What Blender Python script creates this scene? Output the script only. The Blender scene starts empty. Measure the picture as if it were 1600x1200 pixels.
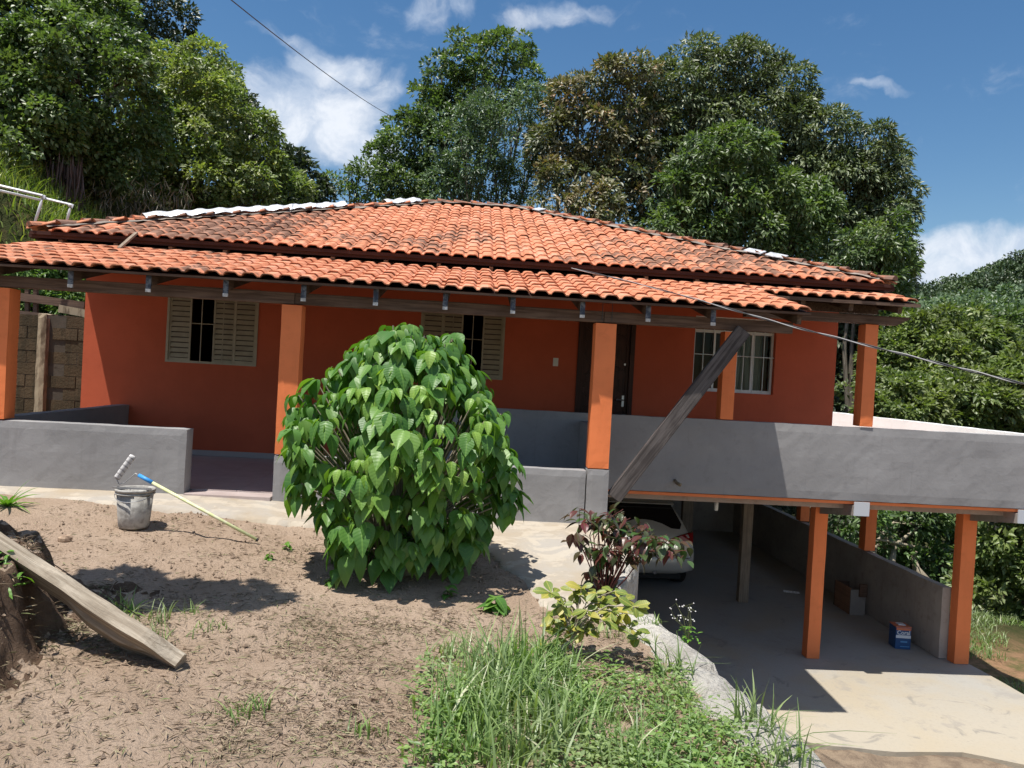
import bpy, math, random
import numpy as np
from mathutils import Vector, Matrix, Euler, noise as mnoise

# ---------------------------------------------------------------- scene, camera, sky, sun
SC = bpy.context.scene
COL = SC.collection
random.seed(11)
RNG = np.random.default_rng(7)
R_ = math.radians

def camera_axes(roll, pitch, yaw):
    r, p, y = R_(roll), R_(pitch), R_(yaw)
    F = np.array([math.sin(y) * math.cos(p), math.cos(y) * math.cos(p), -math.sin(p)])
    R0 = np.array([math.cos(y), -math.sin(y), 0.0])
    U0 = np.cross(R0, F)
    R = R0 * math.cos(r) + U0 * math.sin(r)
    U = U0 * math.cos(r) - R0 * math.sin(r)
    return R, U, F

CR, CU, CF = camera_axes(3.165, 0.81, 3.03)
CP = np.array([0.0, 0.0, 1.3])
FPX = 1200.0

def ray(px, py):
    return CF + CR * (px - 800) / FPX + CU * (600 - py) / FPX

def at(px, py, Y):
    d = ray(px, py)
    return CP + d * (Y / d[1])

cam = bpy.data.cameras.new('camera')
cam.sensor_width = 36
cam.lens = 36 * FPX / 1600
cam.clip_start = 0.05
cam.clip_end = 3000
camo = bpy.data.objects.new('camera', cam)
COL.objects.link(camo)
camo.matrix_world = Matrix([[CR[0], CU[0], -CF[0], CP[0]], [CR[1], CU[1], -CF[1], CP[1]],
                            [CR[2], CU[2], -CF[2], CP[2]], [0, 0, 0, 1]])
SC.camera = camo

SUN_DIR = Vector((-0.255, -0.215, 1.0)).normalized()      # towards the sun: behind, left and high
SUN_EL = math.asin(SUN_DIR.z)
SUN_AZ = math.atan2(SUN_DIR.x, SUN_DIR.y)                 # clockwise from +Y

sun = bpy.data.lights.new('sun', 'SUN')
sun.energy = 4.6
sun.angle = R_(0.53)
sun.color = (1.0, 0.955, 0.88)
suno = bpy.data.objects.new('sun', sun)
COL.objects.link(suno)
suno.rotation_euler = SUN_DIR.to_track_quat('Z', 'Y').to_euler()
suno.location = (-8, -8, 30)

world = bpy.data.worlds.new('World')
SC.world = world
world.use_nodes = True
SC.view_settings.view_transform = 'Standard'
SC.view_settings.look = 'None'
SC.view_settings.gamma = 1
SC.view_settings.use_curve_mapping = False
SC.view_settings.exposure = 0.5
SC.cycles.max_bounces = 8
SC.cycles.diffuse_bounces = 4
SC.cycles.transparent_max_bounces = 8
SC.cycles.caustics_reflective = False
SC.cycles.caustics_refractive = False

class NT:
    """small node-tree writer"""
    def __init__(s, tree):
        s.t = tree
        s.n = tree.nodes
        s.l = tree.links
    def put(s, sock, v):
        if v is None:
            return
        if isinstance(v, bpy.types.NodeSocket):
            s.l.new(v, sock)
        else:
            if sock.type == 'RGBA' and hasattr(v, '__len__') and len(v) == 3:
                v = (*v, 1)
            sock.default_value = v
    def math(s, op, a, b=None, c=None, clamp=False):
        m = s.n.new('ShaderNodeMath'); m.operation = op; m.use_clamp = clamp
        s.put(m.inputs[0], a); s.put(m.inputs[1], b)
        if c is not None: s.put(m.inputs[2], c)
        return m.outputs[0]
    def vmath(s, op, a, b=None, scale=None):
        m = s.n.new('ShaderNodeVectorMath'); m.operation = op
        s.put(m.inputs[0], a)
        if b is not None: s.put(m.inputs[1], b)
        if scale is not None: s.put(m.inputs['Scale'], scale)
        return m.outputs['Value'] if op in ('DOT_PRODUCT', 'LENGTH') else m.outputs[0]
    def noise(s, vec, scale, detail=4, rough=0.55, dist=0.0):
        m = s.n.new('ShaderNodeTexNoise')
        s.put(m.inputs['Vector'], vec); m.inputs['Scale'].default_value = scale
        m.inputs['Detail'].default_value = detail; m.inputs['Roughness'].default_value = rough
        m.inputs['Distortion'].default_value = dist
        return m.outputs[0]
    def voronoi(s, vec, scale, feature='F1', out='Distance'):
        m = s.n.new('ShaderNodeTexVoronoi'); m.feature = feature
        s.put(m.inputs['Vector'], vec); m.inputs['Scale'].default_value = scale
        return m.outputs[out]
    def white(s, vec):
        m = s.n.new('ShaderNodeTexWhiteNoise'); s.put(m.inputs['Vector'], vec)
        return m.outputs['Value']
    def ramp(s, f, stops, mode='LINEAR'):
        m = s.n.new('ShaderNodeValToRGB'); m.color_ramp.interpolation = mode
        e = m.color_ramp.elements
        while len(e) < len(stops): e.new(0.5)
        for i, (p, c) in enumerate(stops):
            e[i].position = p
            e[i].color = (*c, 1) if hasattr(c, '__len__') else (c, c, c, 1)
        s.put(m.inputs[0], f)
        return m.outputs[0]
    def mix(s, f, a, b, mode='MIX'):
        m = s.n.new('ShaderNodeMix'); m.data_type = 'RGBA'; m.blend_type = mode
        s.put(m.inputs[0], f); s.put(m.inputs[6], a); s.put(m.inputs[7], b)
        return m.outputs[2]
    def smooth(s, x, lo, hi):
        m = s.n.new('ShaderNodeMapRange'); m.interpolation_type = 'SMOOTHSTEP'
        s.put(m.inputs[0], x); m.inputs[1].default_value = lo; m.inputs[2].default_value = hi
        return m.outputs[0]
    def pos(s):
        return s.n.new('ShaderNodeNewGeometry').outputs['Position']
    def obj(s):
        return s.n.new('ShaderNodeTexCoord').outputs['Object']
    def mapping(s, vec, scale=(1, 1, 1), rot=(0, 0, 0), loc=(0, 0, 0)):
        m = s.n.new('ShaderNodeMapping'); s.put(m.inputs[0], vec)
        m.inputs['Scale'].default_value = scale; m.inputs['Rotation'].default_value = rot
        m.inputs['Location'].default_value = loc
        return m.outputs[0]
    def sep(s, vec):
        m = s.n.new('ShaderNodeSeparateXYZ'); s.put(m.inputs[0], vec); return m.outputs
    def comb(s, x, y, z):
        m = s.n.new('ShaderNodeCombineXYZ')
        s.put(m.inputs[0], x); s.put(m.inputs[1], y); s.put(m.inputs[2], z); return m.outputs[0]
    def bump(s, h, strength=0.3, dist=0.01, normal=None):
        m = s.n.new('ShaderNodeBump'); m.inputs['Strength'].default_value = strength
        m.inputs['Distance'].default_value = dist; s.put(m.inputs['Height'], h)
        if normal is not None: s.put(m.inputs['Normal'], normal)
        return m.outputs[0]
    def attr(s, name):
        m = s.n.new('ShaderNodeAttribute'); m.attribute_name = name; return m.outputs['Fac']
    def objrand(s):
        return s.n.new('ShaderNodeObjectInfo').outputs['Random']

def build_world():
    g = NT(world.node_tree)
    g.n.clear()
    out = g.n.new('ShaderNodeOutputWorld')
    bg = g.n.new('ShaderNodeBackground')
    g.l.new(bg.outputs[0], out.inputs[0])
    sky = g.n.new('ShaderNodeTexSky')
    sky.sky_type = 'NISHITA'
    sky.sun_disc = False
    sky.sun_elevation = SUN_EL
    sky.sun_rotation = SUN_AZ
    sky.altitude = 700
    sky.air_density = 1.25
    sky.dust_density = 0.6
    sky.ozone_density = 2.2
    D = g.n.new('ShaderNodeTexCoord').outputs['Generated']
    warp = g.n.new('ShaderNodeTexNoise'); g.put(warp.inputs['Vector'], D)
    warp.inputs['Scale'].default_value = 5; warp.inputs['Detail'].default_value = 6
    off = g.vmath('SUBTRACT', warp.outputs['Color'], (0.5, 0.5, 0.5))
    Dw = g.vmath('ADD', D, g.vmath('SCALE', off, scale=0.17))
    total = None
    # clouds: centre, half width, half height, weight (pixels of the photograph turned into directions)
    for px, py, w, h, k in ((495, 190, 150, 95, 1.4), (520, 100, 120, 40, 1.1), (570, 235, 75, 50, 1.1), (600, 130, 60, 40, 0.9), (430, 175, 60, 60, .9),
                            (520, 160, 110, 60, 0.9),
                            (660, 35, 60, 26, 0.62), (730, 25, 50, 22, 0.6), (570, 30, 30, 18, 0.65), (900, 45, 110, 18, 0.58),
                            (610, 130, 60, 30, .6), (420, 62, 45, 20, .55),
                            (1530, 385, 190, 50, 1.15), (1430, 425, 150, 60, 1.2), (1570, 450, 200, 60, 0.9), (1360, 145, 40, 8, .5),
                            (2100, 380, 300, 60, .8), (-300, 200, 300, 80, .8)):
        c = ray(px, py); L = np.linalg.norm(c); c = c / L
        a = g.math('DIVIDE', g.vmath('DOT_PRODUCT', g.vmath('SUBTRACT', Dw, tuple(c)), tuple(CR)), w / FPX / L)
        b = g.math('DIVIDE', g.vmath('DOT_PRODUCT', g.vmath('SUBTRACT', Dw, tuple(c)), tuple(CU)), h / FPX / L)
        r2 = g.math('ADD', g.math('MULTIPLY', a, a), g.math('MULTIPLY', b, b))
        f = g.math('MULTIPLY', g.math('SUBTRACT', 1.0, r2, clamp=True), k)
        f = g.math('MULTIPLY', f, g.math('GREATER_THAN', g.vmath('DOT_PRODUCT', D, tuple(c)), 0.3))
        total = f if total is None else g.math('MAXIMUM', total, f)
    n1 = g.noise(g.mapping(Dw, scale=(1, 1, 1.8)), 11, 9, 0.62)
    dens = g.smooth(g.math('ADD', total, g.math('MULTIPLY', g.math('SUBTRACT', n1, 0.5), 1.9)), 0.12, 1.25)
    # thin scattered wisps over the whole sky
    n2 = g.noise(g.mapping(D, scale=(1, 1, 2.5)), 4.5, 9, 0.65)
    # inside the view only thin wisps; elsewhere unseen broken cloud, added as fill light
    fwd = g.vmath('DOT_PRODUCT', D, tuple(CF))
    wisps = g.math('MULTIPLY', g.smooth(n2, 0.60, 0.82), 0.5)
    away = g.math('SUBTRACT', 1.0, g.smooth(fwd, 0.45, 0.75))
    fill_cloud = g.math('MULTIPLY', g.smooth(n2, 0.47, 0.62), away)
    wisps = g.math('MAXIMUM', wisps, fill_cloud)
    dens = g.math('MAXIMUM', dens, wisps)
    n3 = g.noise(Dw, 16, 6, 0.6)
    ccol = g.mix(g.smooth(n3, 0.35, 0.62), (0.66, 0.69, 0.74), (0.42, 0.49, 0.60))
    hs = g.n.new('ShaderNodeHueSaturation'); hs.inputs['Saturation'].default_value = 1.25
    hs.inputs['Value'].default_value = 1.0
    g.put(hs.inputs['Color'], g.vmath('SCALE', sky.outputs[0], scale=0.079))
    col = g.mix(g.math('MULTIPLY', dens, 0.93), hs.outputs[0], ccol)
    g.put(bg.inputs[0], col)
    bg.inputs[1].default_value = 1.0
build_world()

# ---------------------------------------------------------------- materials
MATS = {}
def material(name, base, rough=0.8, spec=0.3, bump=None, metallic=0.0, transl=None, coat=0.0):
    """base / rough / bump are values or functions NT -> socket"""
    m = bpy.data.materials.new(name); m.use_nodes = True
    g = NT(m.node_tree); g.n.clear()
    out = g.n.new('ShaderNodeOutputMaterial')
    p = g.n.new('ShaderNodeBsdfPrincipled')
    c = base(g) if callable(base) else base
    g.put(p.inputs['Base Color'], c)
    g.put(p.inputs['Roughness'], rough(g) if callable(rough) else rough)
    p.inputs['Specular IOR Level'].default_value = spec
    p.inputs['Metallic'].default_value = metallic
    p.inputs['Coat Weight'].default_value = coat
    if bump: g.put(p.inputs['Normal'], bump(g))
    if transl:
        t = g.n.new('ShaderNodeBsdfTranslucent')
        tc = g.mix(1.0, c, transl[1], 'MULTIPLY') if isinstance(c, bpy.types.NodeSocket) else tuple(x * y for x, y in zip(c, transl[1]))
        g.put(t.inputs[0], tc)
        mx = g.n.new('ShaderNodeMixShader'); mx.inputs[0].default_value = transl[0]
        g.l.new(p.outputs[0], mx.inputs[1]); g.l.new(t.outputs[0], mx.inputs[2])
        g.l.new(mx.outputs[0], out.inputs[0])
    else:
        g.l.new(p.outputs[0], out.inputs[0])
    MATS[name] = m
    return m

def mulc(c, k): return tuple(x * k for x in c)

def plaster(name, c, var=0.10, stain=(0.5, 0.45, 0.4), stain_amt=0.25, bumpd=0.006, rough=0.85):
    def base(g):
        P = g.pos()
        n = g.noise(P, 1.3, 5, 0.6)
        n2 = g.noise(P, 9.0, 5, 0.65)
        a = g.mix(g.smooth(n, 0.3, 0.7), mulc(c, 1 - var), mulc(c, 1 + var))
        a = g.mix(g.math('MULTIPLY', g.smooth(n2, 0.52, 0.72), stain_amt), a, tuple(x * y for x, y in zip(c, stain)))
        P2 = g.mapping(P, scale=(6, 6, 0.7))
        n3 = g.noise(P2, 2.5, 4, 0.6)
        return g.mix(g.math('MULTIPLY', g.smooth(n3, 0.56, 0.75), stain_amt * 0.7), a, tuple(x * y for x, y in zip(c, stain)))
    def bmp(g):
        P = g.pos()
        h1 = g.noise(P, 5.5, 5, 0.6, 0.6)
        h2 = g.noise(P, 60, 3, 0.6)
        h3 = g.voronoi(P, 17)
        h = g.math('ADD', g.math('MULTIPLY', h1, 1.0), g.math('MULTIPLY', h2, 0.12))
        h = g.math('ADD', h, g.math('MULTIPLY', g.smooth(h3, 0.0, 0.12), 0.12))
        return g.bump(h, 0.8, bumpd)
    return material(name, base, rough, 0.25, bmp)

ORANGE = (0.68, 0.155, 0.036)
plaster('orange_wall_paint', (0.52, 0.108, 0.050), 0.08, (0.78, 0.70, 0.62), 0.18, 0.004)
plaster('orange_column_paint', (0.82, 0.225, 0.078), 0.07, (0.70, 0.64, 0.56), 0.28, 0.004, 0.6)
plaster('grey_paint', (0.285, 0.278, 0.280), 0.10, (0.62, 0.60, 0.60), 0.30, 0.0065, 0.75)
plaster('white_plaster', (0.86, 0.86, 0.84), 0.03, (0.8, 0.78, 0.72), 0.15, 0.004)
plaster('raw_cement', (0.30, 0.275, 0.25), 0.12, (0.55, 0.5, 0.45), 0.4, 0.008, 0.9)
plaster('dim_cement', (0.37, 0.33, 0.29), 0.15, (0.5, 0.45, 0.4), 0.45, 0.008, 0.9)
plaster('mortar_dark', (0.08, 0.065, 0.05), 0.25, (0.45, 0.42, 0.38), 0.6, 0.010, 0.95)
plaster('mortar', (0.27, 0.225, 0.19), 0.25, (0.45, 0.42, 0.38), 0.6, 0.010, 0.95)

def cream_concrete(g):
    P = g.pos()
    n = g.noise(P, 0.9, 6, 0.62, 0.4)
    n2 = g.noise(P, 3.2, 7, 0.68, 0.8)
    n3 = g.noise(P, 26, 4, 0.6)
    a = g.mix(g.smooth(n, 0.34, 0.66), (0.37, 0.30, 0.215), (0.37, 0.34, 0.30))
    a = g.mix(g.math('MULTIPLY', g.smooth(n2, 0.50, 0.56), 0.55), a, (0.50, 0.44, 0.355))
    a = g.mix(g.math('MULTIPLY', g.smooth(n2, 0.56, 0.70), 0.0), a, (0.63, 0.56, 0.46))
    n4 = g.noise(g.mapping(P, loc=(7, 3, 0)), 2.0, 7, 0.7, 0.3)
    a = g.mix(g.math('MULTIPLY', g.smooth(n4, 0.55, 0.72), 0.5), a, (0.30, 0.24, 0.17))
    return g.mix(g.math('MULTIPLY', g.smooth(n3, 0.5, 0.75), 0.25), a, (0.28, 0.24, 0.20))
def conc_bump(g):
    P = g.pos()
    return g.bump(g.math('ADD', g.noise(P, 7, 6, 0.65), g.math('MULTIPLY', g.noise(P, 90, 3), 0.2)), 0.6, 0.012)
material('path_concrete', cream_concrete, 0.9, 0.2, conc_bump)
def garage_conc(g):
    P = g.pos()
    n = g.noise(P, 0.7, 6, 0.6, 0.5)
    n2 = g.noise(P, 2.6, 7, 0.7, 0.3)
    n5 = g.noise(g.mapping(P, loc=(3, 9, 1)), 1.6, 6, 0.65, 1.2)
    n3 = g.noise(P, 30, 4, 0.6)
    a = g.mix(g.smooth(n, 0.36, 0.62), (0.35, 0.305, 0.235), (0.335, 0.325, 0.30))
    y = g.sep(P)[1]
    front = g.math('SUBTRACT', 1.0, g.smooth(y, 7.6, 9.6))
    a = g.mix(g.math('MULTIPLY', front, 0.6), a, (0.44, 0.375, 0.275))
    a = g.mix(g.math('MULTIPLY', g.smooth(n2, 0.53, 0.66), 0.55), a, (0.27, 0.25, 0.225))
    a = g.mix(g.math('MULTIPLY', g.smooth(n5, 0.60, 0.68), 0.6), a, (0.20, 0.19, 0.175))
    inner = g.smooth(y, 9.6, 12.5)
    a = g.mix(g.math('MULTIPLY', inner, 0.45), a, (0.34, 0.32, 0.31))  # inner floor colour lightened in place of fill light under the balcony
    return g.mix(g.math('MULTIPLY', g.smooth(n3, 0.5, 0.75), 0.2), a, (0.2, 0.18, 0.16))
material('garage_concrete', garage_conc, 0.85, 0.25, conc_bump)
def lip_conc(g):
    P = g.pos()
    n = g.noise(P, 3.5, 7, 0.7, 0.5)
    n2 = g.noise(P, 14, 6, 0.7)
    y = g.sep(P)[1]
    a = g.mix(g.smooth(y, 4.0, 4.9), (0.58, 0.545, 0.49), (0.70, 0.66, 0.59))
    a = g.mix(g.math('MULTIPLY', g.smooth(n, 0.50, 0.66), 0.5), a, (0.24, 0.215, 0.18))
    return g.mix(g.math('MULTIPLY', g.smooth(n2, 0.54, 0.70), 0.5), a, (0.20, 0.175, 0.15))
def lip_bump(g):
    P = g.pos()
    return g.bump(g.math('ADD', g.noise(P, 11, 8, 0.75), g.math('MULTIPLY', g.voronoi(P, 30), 0.3)), 1.0, 0.06)
material('rough_lip_concrete', lip_conc, 0.95, 0.15, lip_bump)

def soil_base(g):
    P = g.pos()
    n = g.noise(P, 0.8, 6, 0.6, 0.3)
    n2 = g.noise(P, 7, 8, 0.7, 0.2)
    n3 = g.noise(P, 48, 5, 0.7)
    a = g.mix(g.smooth(n, 0.35, 0.65), (0.375, 0.275, 0.200), (0.465, 0.355, 0.268))
    a = g.mix(g.math('MULTIPLY', g.smooth(n2, 0.48, 0.68), 0.45), a, (0.33, 0.245, 0.175))
    return g.mix(g.math('MULTIPLY', g.smooth(n3, 0.48, 0.7), 0.5), a, (0.26, 0.18, 0.125))
def soil_bump(g):
    P = g.pos()
    h = g.math('ADD', g.noise(P, 22, 8, 0.72), g.math('MULTIPLY', g.noise(P, 110, 4, 0.7), 0.35))
    h = g.math('ADD', h, g.math('MULTIPLY', g.voronoi(P, 60), 0.3))
    return g.bump(h, 1.0, 0.03)
material('soil', soil_base, 1.0, 0.1, soil_bump)
material('ramp_dirt', lambda g: g.mix(g.smooth(g.noise(g.pos(), 5, 7, 0.7), 0.4, 0.62), (0.34, 0.26, 0.185), (0.22, 0.165, 0.12)), 1.0, 0.1, soil_bump)
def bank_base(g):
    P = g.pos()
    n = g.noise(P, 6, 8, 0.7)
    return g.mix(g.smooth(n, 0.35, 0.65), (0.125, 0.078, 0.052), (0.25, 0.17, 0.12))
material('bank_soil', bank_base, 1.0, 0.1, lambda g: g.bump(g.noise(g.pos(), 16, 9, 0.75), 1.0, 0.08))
def terr_base(g):
    P = g.pos()
    n = g.noise(P, 0.7, 6, 0.65)
    n2 = g.noise(P, 6, 6, 0.7)
    a = g.mix(g.smooth(g.noise(P, 2.2, 8, 0.72), 0.46, 0.60), (0.36, 0.215, 0.125), (0.16, 0.14, 0.06))
    a = g.mix(g.smooth(g.sep(P)[1], 11.0, 13.0), a, (0.045, 0.055, 0.020))
    return g.mix(g.math('MULTIPLY', g.smooth(n2, 0.45, 0.65), 0.45), a, (0.17, 0.11, 0.06))
material('terrain', terr_base, 1.0, 0.1, lambda g: g.bump(g.noise(g.pos(), 9, 8, 0.7), 1.0, 0.1))
def hill_base(g):
    P = g.pos()
    n = g.noise(P, 0.12, 6, 0.7)
    return g.mix(g.smooth(n, 0.4, 0.6), (0.030, 0.055, 0.020), (0.07, 0.095, 0.035))
material('hill_forest_floor', hill_base, 1.0, 0.05)

def tile_base(g):
    P = g.pos()
    s = g.sep(P)
    cell = g.comb(g.math('FLOOR', g.math('DIVIDE', g.math('ADD', s[0], 20.0), 0.169)),
                  g.math('FLOOR', g.math('DIVIDE', s[1], 0.2705)), 0.0)
    w = g.math('FRACT', g.math('ADD', g.white(cell), g.objrand()))
    a = g.ramp(w, [(0.0, (0.50, 0.190, 0.100)), (0.4, (0.56, 0.225, 0.122)), (0.8, (0.61, 0.260, 0.150)), (1.0, (0.64, 0.31, 0.20))])
    n = g.noise(P, 14, 6, 0.65)
    a = g.mix(g.math('MULTIPLY', g.smooth(n, 0.45, 0.7), 0.25), a, (0.40, 0.165, 0.10))
    # moss and soot patches: large patch mask times streaky small noise
    m1 = g.noise(g.mapping(P, scale=(0.8, 0.8, 0.8)), 0.9, 4, 0.55)
    edge = g.math('SUBTRACT', 1.0, g.smooth(g.math('ABSOLUTE', g.math('ADD', s[0], 3.4)), 0.4, 2.4))     # left part is dirtier
    upper = g.smooth(s[1], 9.0, 9.1)
    low = g.math('SUBTRACT', 1.0, g.smooth(s[1], 10.0, 11.4))
    rt = g.smooth(s[0], 1.2, 3.6)
    up = g.math('MULTIPLY', upper, g.math('MAXIMUM', edge, g.math('ADD', g.math('MULTIPLY', low, 0.45), g.math('MULTIPLY', rt, 0.33))))
    lowr = g.math('MULTIPLY', g.math('SUBTRACT', 1.0, upper), g.math('MULTIPLY', edge, 0.42))
    dirt = g.math('ADD', m1, g.math('MULTIPLY', g.math('ADD', up, lowr), 0.42))
    m2 = g.noise(g.mapping(P, scale=(1, 0.6, 1)), 9, 7, 0.7)
    w2 = g.white(g.vmath('ADD', cell, (7.3, 1.7, 0.0)))
    # the lower lip of every tile stays cleaner: phase of the tile row
    ph_u = g.math('FRACT', g.math('DIVIDE', g.math('SUBTRACT', s[1], 9.05), 0.2643))
    ph_l = g.math('FRACT', g.math('DIVIDE', g.math('SUBTRACT', s[1], 7.21), 0.2729))
    ph = g.math('ADD', g.math('MULTIPLY', ph_u, upper), g.math('MULTIPLY', ph_l, g.math('SUBTRACT', 1.0, upper)))
    lip = g.math('SUBTRACT', 1.0, g.smooth(ph, 0.10, 0.34))
    f = g.math('ADD', g.math('MULTIPLY', dirt, 0.62), g.math('MULTIPLY', m2, 0.5))
    f = g.math('ADD', f, g.math('MULTIPLY', g.math('SUBTRACT', w2, 0.55), 0.20))
    f = g.math('SUBTRACT', f, g.math('MULTIPLY', lip, 0.13))
    f = g.smooth(f, 0.62, 0.80)
    a = g.mix(g.math('MULTIPLY', f, 0.80), a, (0.135, 0.090, 0.068))
    sp = g.smooth(g.noise(g.mapping(P, loc=(4, 1, 2)), 30, 4, 0.7), 0.66, 0.74)
    return g.mix(g.math('MULTIPLY', sp, 0.5), a, (0.72, 0.55, 0.42))
material('clay_tile', tile_base, 0.85, 0.2, lambda g: g.bump(g.noise(g.pos(), 70, 4, 0.65), 0.35, 0.004))
def ridge_base(g):
    P = g.pos()
    n = g.noise(P, 5, 7, 0.7)
    w = g.objrand()
    a = g.ramp(w, [(0, (0.42, 0.15, 0.08)), (1, (0.62, 0.23, 0.12))])
    return g.mix(g.math('MULTIPLY', g.smooth(n, 0.38, 0.55), 0.85), a, (0.15, 0.11, 0.09))
material('ridge_clay', ridge_base, 0.9, 0.2, lambda g: g.bump(g.noise(g.pos(), 40, 5, 0.7), 0.6, 0.008))

def wood(name, c1, c2, scale=(1, 1, 1), rough=0.8, axis='x', gd=0.004):
    sc = {'x': (1.2, 22, 22), 'y': (22, 1.2, 22), 'z': (22, 22, 1.2)}[axis]
    def base(g):
        O = g.obj()
        P = g.mapping(O, scale=sc)
        n = g.noise(P, 1.6, 6, 0.65, 0.8)
        n2 = g.noise(O, 3.0, 4, 0.6)
        a = g.mix(g.smooth(n, 0.35, 0.65), c1, c2)
        return g.mix(g.math('MULTIPLY', g.smooth(n2, 0.45, 0.7), 0.35), a, mulc(c1, 0.6))
    return material(name, base, rough, 0.2, lambda g: g.bump(g.noise(g.mapping(g.obj(), scale=sc), 1.8, 6, 0.7, 0.6), 0.7, gd))
wood('beam_wood', (0.085, 0.052, 0.038), (0.165, 0.108, 0.080), axis='x')
wood('rafter_wood', (0.085, 0.055, 0.042), (0.16, 0.11, 0.08), axis='y')
wood('fascia_wood', (0.040, 0.017, 0.014), (0.070, 0.030, 0.022), axis='x')
wood('tail_wood', (0.24, 0.13, 0.08), (0.36, 0.20, 0.12), axis='y')
wood('brace_wood', (0.055, 0.046, 0.044), (0.135, 0.118, 0.112), axis='x', gd=0.006)
wood('old_plank', (0.27, 0.22, 0.165), (0.50, 0.43, 0.34), axis='x', gd=0.012)
wood('post_wood', (0.20, 0.15, 0.11), (0.31, 0.25, 0.19), axis='z')
wood('door_wood', (0.035, 0.014, 0.010), (0.070, 0.028, 0.018), axis='z', rough=0.45)
wood('board_wood', (0.10, 0.062, 0.045), (0.17, 0.11, 0.08), axis='x')
wood('bark', (0.10, 0.085, 0.065), (0.22, 0.19, 0.15), axis='z', gd=0.03)
wood('dark_bark', (0.05, 0.032, 0.024), (0.10, 0.06, 0.045), axis='z', gd=0.03)
wood('pale_stem', (0.26, 0.22, 0.16), (0.40, 0.35, 0.27), axis='z', gd=0.004)
material('green_stem', (0.12, 0.13, 0.05), 0.7)
material('red_stem', (0.13, 0.04, 0.035), 0.6)
material('rafter_cap', lambda g: g.mix(g.smooth(g.noise(g.pos(), 14, 5, 0.7), 0.45, 0.6), (0.045, 0.055, 0.08), (0.16, 0.175, 0.20)), 0.7)
material('white_patch', lambda g: g.mix(g.smooth(g.noise(g.pos(), 40, 4), 0.4, 0.6), (0.75, 0.73, 0.7), (0.45, 0.44, 0.43)), 0.8)
material('shutter_paint', lambda g: g.mix(g.smooth(g.noise(g.pos(), 8, 4), 0.4, 0.7), (0.40, 0.34, 0.24), (0.33, 0.28, 0.20)), 0.5, 0.4)
material('beam_end_paint', (0.52, 0.54, 0.58), 0.7)
material('white_metal', (0.72, 0.72, 0.70), 0.35, 0.5)
material('dark_gap', (0.012, 0.010, 0.011), 0.9, 0.1)
material('interior', (0.10, 0.08, 0.075), 0.9, 0.1)
def glass(name):
    m = bpy.data.materials.new(name); m.use_nodes = True
    g = NT(m.node_tree); g.n.clear()
    out = g.n.new('ShaderNodeOutputMaterial')
    gl = g.n.new('ShaderNodeBsdfGlossy'); gl.inputs['Roughness'].default_value = 0.02
    tr = g.n.new('ShaderNodeBsdfTransparent'); tr.inputs[0].default_value = (0.80, 0.84, 0.84, 1)
    fr = g.n.new('ShaderNodeFresnel'); fr.inputs[0].default_value = 1.5
    mx = g.n.new('ShaderNodeMixShader')
    g.l.new(g.math('MULTIPLY', fr.outputs[0], 0.22), mx.inputs[0]); g.l.new(tr.outputs[0], mx.inputs[1]); g.l.new(gl.outputs[0], mx.inputs[2])
    g.l.new(mx.outputs[0], out.inputs[0]); MATS[name] = m
glass('window_glass')
material('curtain_cloth', (0.55, 0.58, 0.50), 0.9, transl=(0.3, (1, 1, 1)))
material('switch_plastic', (0.70, 0.68, 0.62), 0.4)
material('steel', (0.45, 0.45, 0.45), 0.35, 0.5, metallic=0.9)
material('silver_foil', lambda g: g.mix(g.smooth(g.noise(g.pos(), 9, 5, 0.7), 0.45, 0.65), (0.80, 0.80, 0.80), (0.50, 0.50, 0.50)), 0.42, 0.5,
         lambda g: g.bump(g.noise(g.pos(), 16, 6, 0.7), 0.8, 0.02), metallic=0.45)
material('floor_ceramic', lambda g: g.mix(g.smooth(g.noise(g.pos(), 4, 5, 0.6), 0.4, 0.65), (0.50, 0.42, 0.40), (0.44, 0.36, 0.34)), 0.35, 0.4)
material('skirting_ceramic', (0.42, 0.38, 0.36), 0.4, 0.4)
material('white_pvc', (0.78, 0.78, 0.80), 0.35, 0.5)
material('cable_black', (0.06, 0.06, 0.065), 0.6)
material('cable_grey', (0.32, 0.31, 0.31), 0.55)
material('bucket_plastic', lambda g: g.mix(g.smooth(g.noise(g.pos(), 11, 7, 0.7, 0.5), 0.40, 0.60), (0.27, 0.255, 0.235), (0.46, 0.445, 0.415)), 0.8, 0.2,
         lambda g: g.bump(g.noise(g.pos(), 30, 5, 0.7), 0.5, 0.006))
material('dark_slurry', (0.10, 0.10, 0.10), 0.7)
def sleeve_base(g):
    O = g.obj(); s = g.sep(O)
    t = g.math('FRACT', g.math('MULTIPLY', g.math('ADD', s[2], g.math('MULTIPLY', s[0], 0.5)), 26.0))
    a = g.mix(g.smooth(g.math('ABSOLUTE', g.math('SUBTRACT', t, 0.5)), 0.30, 0.42), (0.62, 0.60, 0.59), (0.33, 0.31, 0.31))
    return g.mix(g.math('MULTIPLY', g.smooth(g.noise(O, 22, 4), 0.45, 0.65), 0.5), a, (0.42, 0.40, 0.39))
material('roller_sleeve', sleeve_base, 0.95, 0.1, lambda g: g.bump(g.noise(g.obj(), 160, 3), 0.8, 0.004))
material('wire_metal', (0.42, 0.42, 0.42), 0.4, 0.5, metallic=0.6)
material('blue_grip', (0.05, 0.30, 0.72), 0.45, 0.4)
material('yellow_pole', lambda g: g.mix(g.smooth(g.noise(g.pos(), 18, 4), 0.45, 0.65), (0.62, 0.66, 0.33), (0.70, 0.68, 0.48)), 0.5, 0.4)
material('can_blue', (0.025, 0.085, 0.22), 0.4, 0.4)
material('can_light_blue', (0.10, 0.30, 0.55), 0.4, 0.4)
material('can_white', (0.72, 0.74, 0.76), 0.45)
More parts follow.
